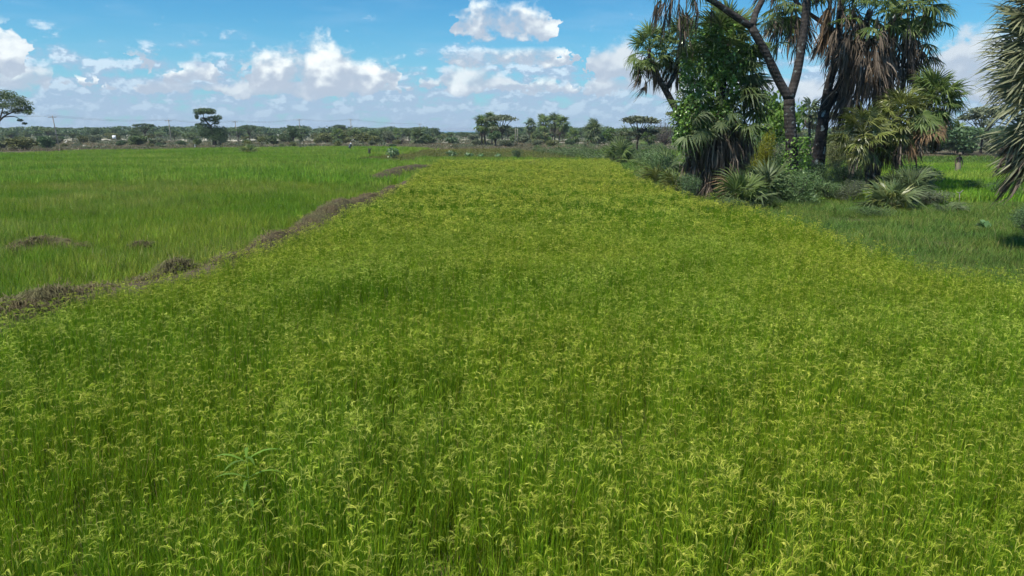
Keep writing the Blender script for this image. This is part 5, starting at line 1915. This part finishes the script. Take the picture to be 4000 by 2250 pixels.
def person(b, rz, pose, mats, label, s_=1.0):
    """one continuous body: mats = (skin, top, lower); pose gives the joints"""
    root = empty("person", b, label, "person")
    root.rotation_euler = (0, 0, rz)
    root.scale = (s_, s_, s_)
    V, Ed, R = [], [], []

    def add(p, r_, par=None):
        V.append(p); R.append(r_)
        if par is not None:
            Ed.append((par, len(V) - 1))
        return len(V) - 1
    J = pose
    pel = add(J['pelvis'], (.16, .12))
    wst = add(J['waist'], (.14, .11), pel)
    chs = add(J['chest'], (.17, .12), wst)
    nk0 = add(J['neckbase'], (.075, .07), chs)
    nk = add(J['neck'], (.055, .055), nk0)
    hd = add(J['head'], (.085, .098), nk)
    hdt = add(J['headtop'], (.075, .085), hd)
    add(np.array(J['head']) + np.array(J['face']) * .115 + np.array([0, 0, -.01]), .014, hd)      # nose
    for sg in (-1, 1):
        hip = add(J['hip'][0] * np.array([sg, 1, 1]), .105, pel)
        kn = add(np.array(J['knee'][0 if sg < 0 else 1]), .065, hip)
        an = add(np.array(J['ankle'][0 if sg < 0 else 1]), .042, kn)
        add(np.array(J['ankle'][0 if sg < 0 else 1]) + np.array(J['toe']), .032, an)
        sh = add(J['shoulder'][0] * np.array([sg, 1, 1]), .062, chs)
        el = add(np.array(J['elbow'][0 if sg < 0 else 1]), .042, sh)
        wr = add(np.array(J['wrist'][0 if sg < 0 else 1]), .028, el)
        dirh = V[wr] - np.asarray(V[el])
        dirh = dirh / np.linalg.norm(dirh)
        pm = add(np.asarray(V[wr]) + dirh * .07, (.038, .02), wr)
        for q, ln in ((-.028, .06), (-.009, .075), (.009, .072), (.028, .055)):
            f1 = add(np.asarray(V[pm]) + dirh * .05 + np.array([q * .4, q, 0]), .0095, pm)
            add(np.asarray(V[f1]) + dirh * ln * .8 + np.array([0, q * .2, -.012]), .008, f1)
        th = add(np.asarray(V[wr]) + dirh * .03 + np.array([.035, .03, 0]), .011, wr)
        add(np.asarray(V[th]) + dirh * .04 + np.array([.012, .008, 0]), .009, th)
    me = skin("body", V, Ed, R, 2)
    me.materials.clear()
    for m_ in mats:
        me.materials.append(m_)
    split1, split2 = J['neckbase'], J['waist']
    wr_ = [np.array(w_) for w_ in J['wrist']]
    el_ = [np.array(w_) for w_ in J['elbow']]
    for p in me.polygons:
        c = np.array(p.center)
        dist_h = min(min(np.linalg.norm(c - (w_ + (e_ - w_) * f_)) for f_ in (0, .25, .5, .75)) for w_, e_ in zip(wr_, el_))
        dn = np.linalg.norm(c - np.array(J['head']))
        if dn < .20 or dist_h < .10 or np.linalg.norm(c - np.array(J['neck'])) < .075:
            p.material_index = 0
        else:
            # lower garment: nearer the legs than the trunk
            dl = min(np.linalg.norm(c - np.array(J['pelvis'])), *[np.linalg.norm(c - np.array(q)) for q in J['knee']], *[np.linalg.norm(c - np.array(q)) for q in J['ankle']])
            du = min(np.linalg.norm(c - np.array(J['waist'])) + .02, np.linalg.norm(c - np.array(J['chest'])), np.linalg.norm(c - np.array(J['shoulder'][0])), np.linalg.norm(c - np.array(J['shoulder'][0]) * (-1, 1, 1)), *[np.linalg.norm(c - q) for q in el_])
            p.material_index = 2 if dl < du else 1
    obj("body", me, root)
    return root


A3 = lambda *a: np.array(a, float)
stand = dict(pelvis=A3(0, 0, .95), waist=A3(0, 0, 1.12), chest=A3(0, 0, 1.33), neckbase=A3(0, 0, 1.48), neck=A3(0, -.01, 1.53), head=A3(0, -.02, 1.61), headtop=A3(0, -.01, 1.68), face=A3(0, -1, 0),
             hip=[A3(.10, 0, .90)], knee=[A3(-.12, -.04, .50), A3(.11, -.10, .50)], ankle=[A3(-.12, .05, .08), A3(.12, -.02, .08)], toe=A3(0, -.16, -.05),
             shoulder=[A3(.19, 0, 1.42)], elbow=[A3(-.30, .03, 1.15), A3(.28, .0, 1.14)], wrist=[A3(-.36, -.06, .92), A3(.27, -.10, .92)])
pb = at(3738, 690)
pr = person(pb, .25, stand, (M['skin'], M['shirt'], M['khaki']), "person in dark top and khaki skirt cloth wading in the small right paddy", 1.05)
mb = MB()
ring = []
for (r_, z) in ((.02, 1.80), (.10, 1.785), (.115, 1.70), (.13, 1.685), (.27, 1.655), (.255, 1.65), (.11, 1.675)):
    ring.append([(r_ * math.cos(q), r_ * math.sin(q) - .02, z) for q in np.linspace(0, 2 * math.pi, 14, endpoint=False)])
V = [p for rr_ in ring for p in rr_]
mb.add(V, None, [(a * 14 + c, a * 14 + (c + 1) % 14, (a + 1) * 14 + (c + 1) % 14, (a + 1) * 14 + c) for a in range(6) for c in range(14)])
obj("hat", mb.mesh("hat", M['hat'], smooth=True), pr)
mb = MB()
NS = 16
rings = [(.17, .13, 1.02), (.20, .16, .85), (.22, .19, .6), (.24, .21, .38)]
V = [(a * math.cos(q) * (1 + .05 * math.sin(5 * q)), b_ * math.sin(q) * (1 + .05 * math.sin(5 * q)), z) for a, b_, z in rings for q in np.linspace(0, 2 * math.pi, NS, endpoint=False)]
mb.add(V, None, [(a * NS + c, a * NS + (c + 1) % NS, (a + 1) * NS + (c + 1) % NS, (a + 1) * NS + c) for a in range(3) for c in range(NS)])
obj("skirt_cloth", mb.mesh("skirt_cloth", M['khaki'], smooth=True), pr)
# the far worker, bending over the crop
bend = dict(pelvis=A3(0, .12, .86), waist=A3(0, 0, .98), chest=A3(0, -.2, 1.12), neckbase=A3(0, -.31, 1.22), neck=A3(0, -.35, 1.26), head=A3(0, -.41, 1.33), headtop=A3(0, -.43, 1.40), face=A3(0, -.8, -.6),
            hip=[A3(.10, .10, .82)], knee=[A3(-.12, -.06, .46), A3(.12, .0, .46)], ankle=[A3(-.13, .06, .08), A3(.13, .12, .08)], toe=A3(0, -.16, -.05),
            shoulder=[A3(.19, -.26, 1.15)], elbow=[A3(-.27, -.36, .88), A3(.27, -.34, .88)], wrist=[A3(-.18, -.52, .70), A3(.18, -.52, .72)])
pb = at(1368, 596)
pr = person(pb, .6, bend, (M['skin'], M['bluegrey'], M['darkblue']), "person in grey-blue clothes bending over the crop in the far left paddy", 1.1)
mb = MB()
ring = []
for (r_, z) in ((.02, 1.46), (.08, 1.44), (.115, 1.37), (.12, 1.31), (.10, 1.27)):
    ring.append([(r_ * math.cos(q), r_ * math.sin(q) - .405, z) for q in np.linspace(0, 2 * math.pi, 12, endpoint=False)])
mb.add([p for rr_ in ring for p in rr_], None, [(a * 12 + c, a * 12 + (c + 1) % 12, (a + 1) * 12 + (c + 1) % 12, (a + 1) * 12 + c) for a in range(4) for c in range(12)])
obj("head_cloth", mb.mesh("head_cloth", M['whitecloth'], smooth=True), pr)

# ------------------------------------------------------------------ thin haze over the plain
hm, ht = new_mat("thin_haze")
pv = ht.node('ShaderNodeVolumePrincipled')
pv.inputs['Color'].default_value = (0.80, 0.90, 1.0, 1)
pv.inputs['Density'].default_value = 0.0002
pv.inputs['Anisotropy'].default_value = 0.2
ho = ht.node('ShaderNodeOutputMaterial')
ht.l.new(pv.outputs[0], ho.inputs['Volume'])
hb = MB()
hb.box((0, 7480, 9.0), (30100, 15040, 20.0))
tag(obj("haze", hb.mesh("haze", hm)), "thin bluish haze over the plain", "haze", kind='stuff')
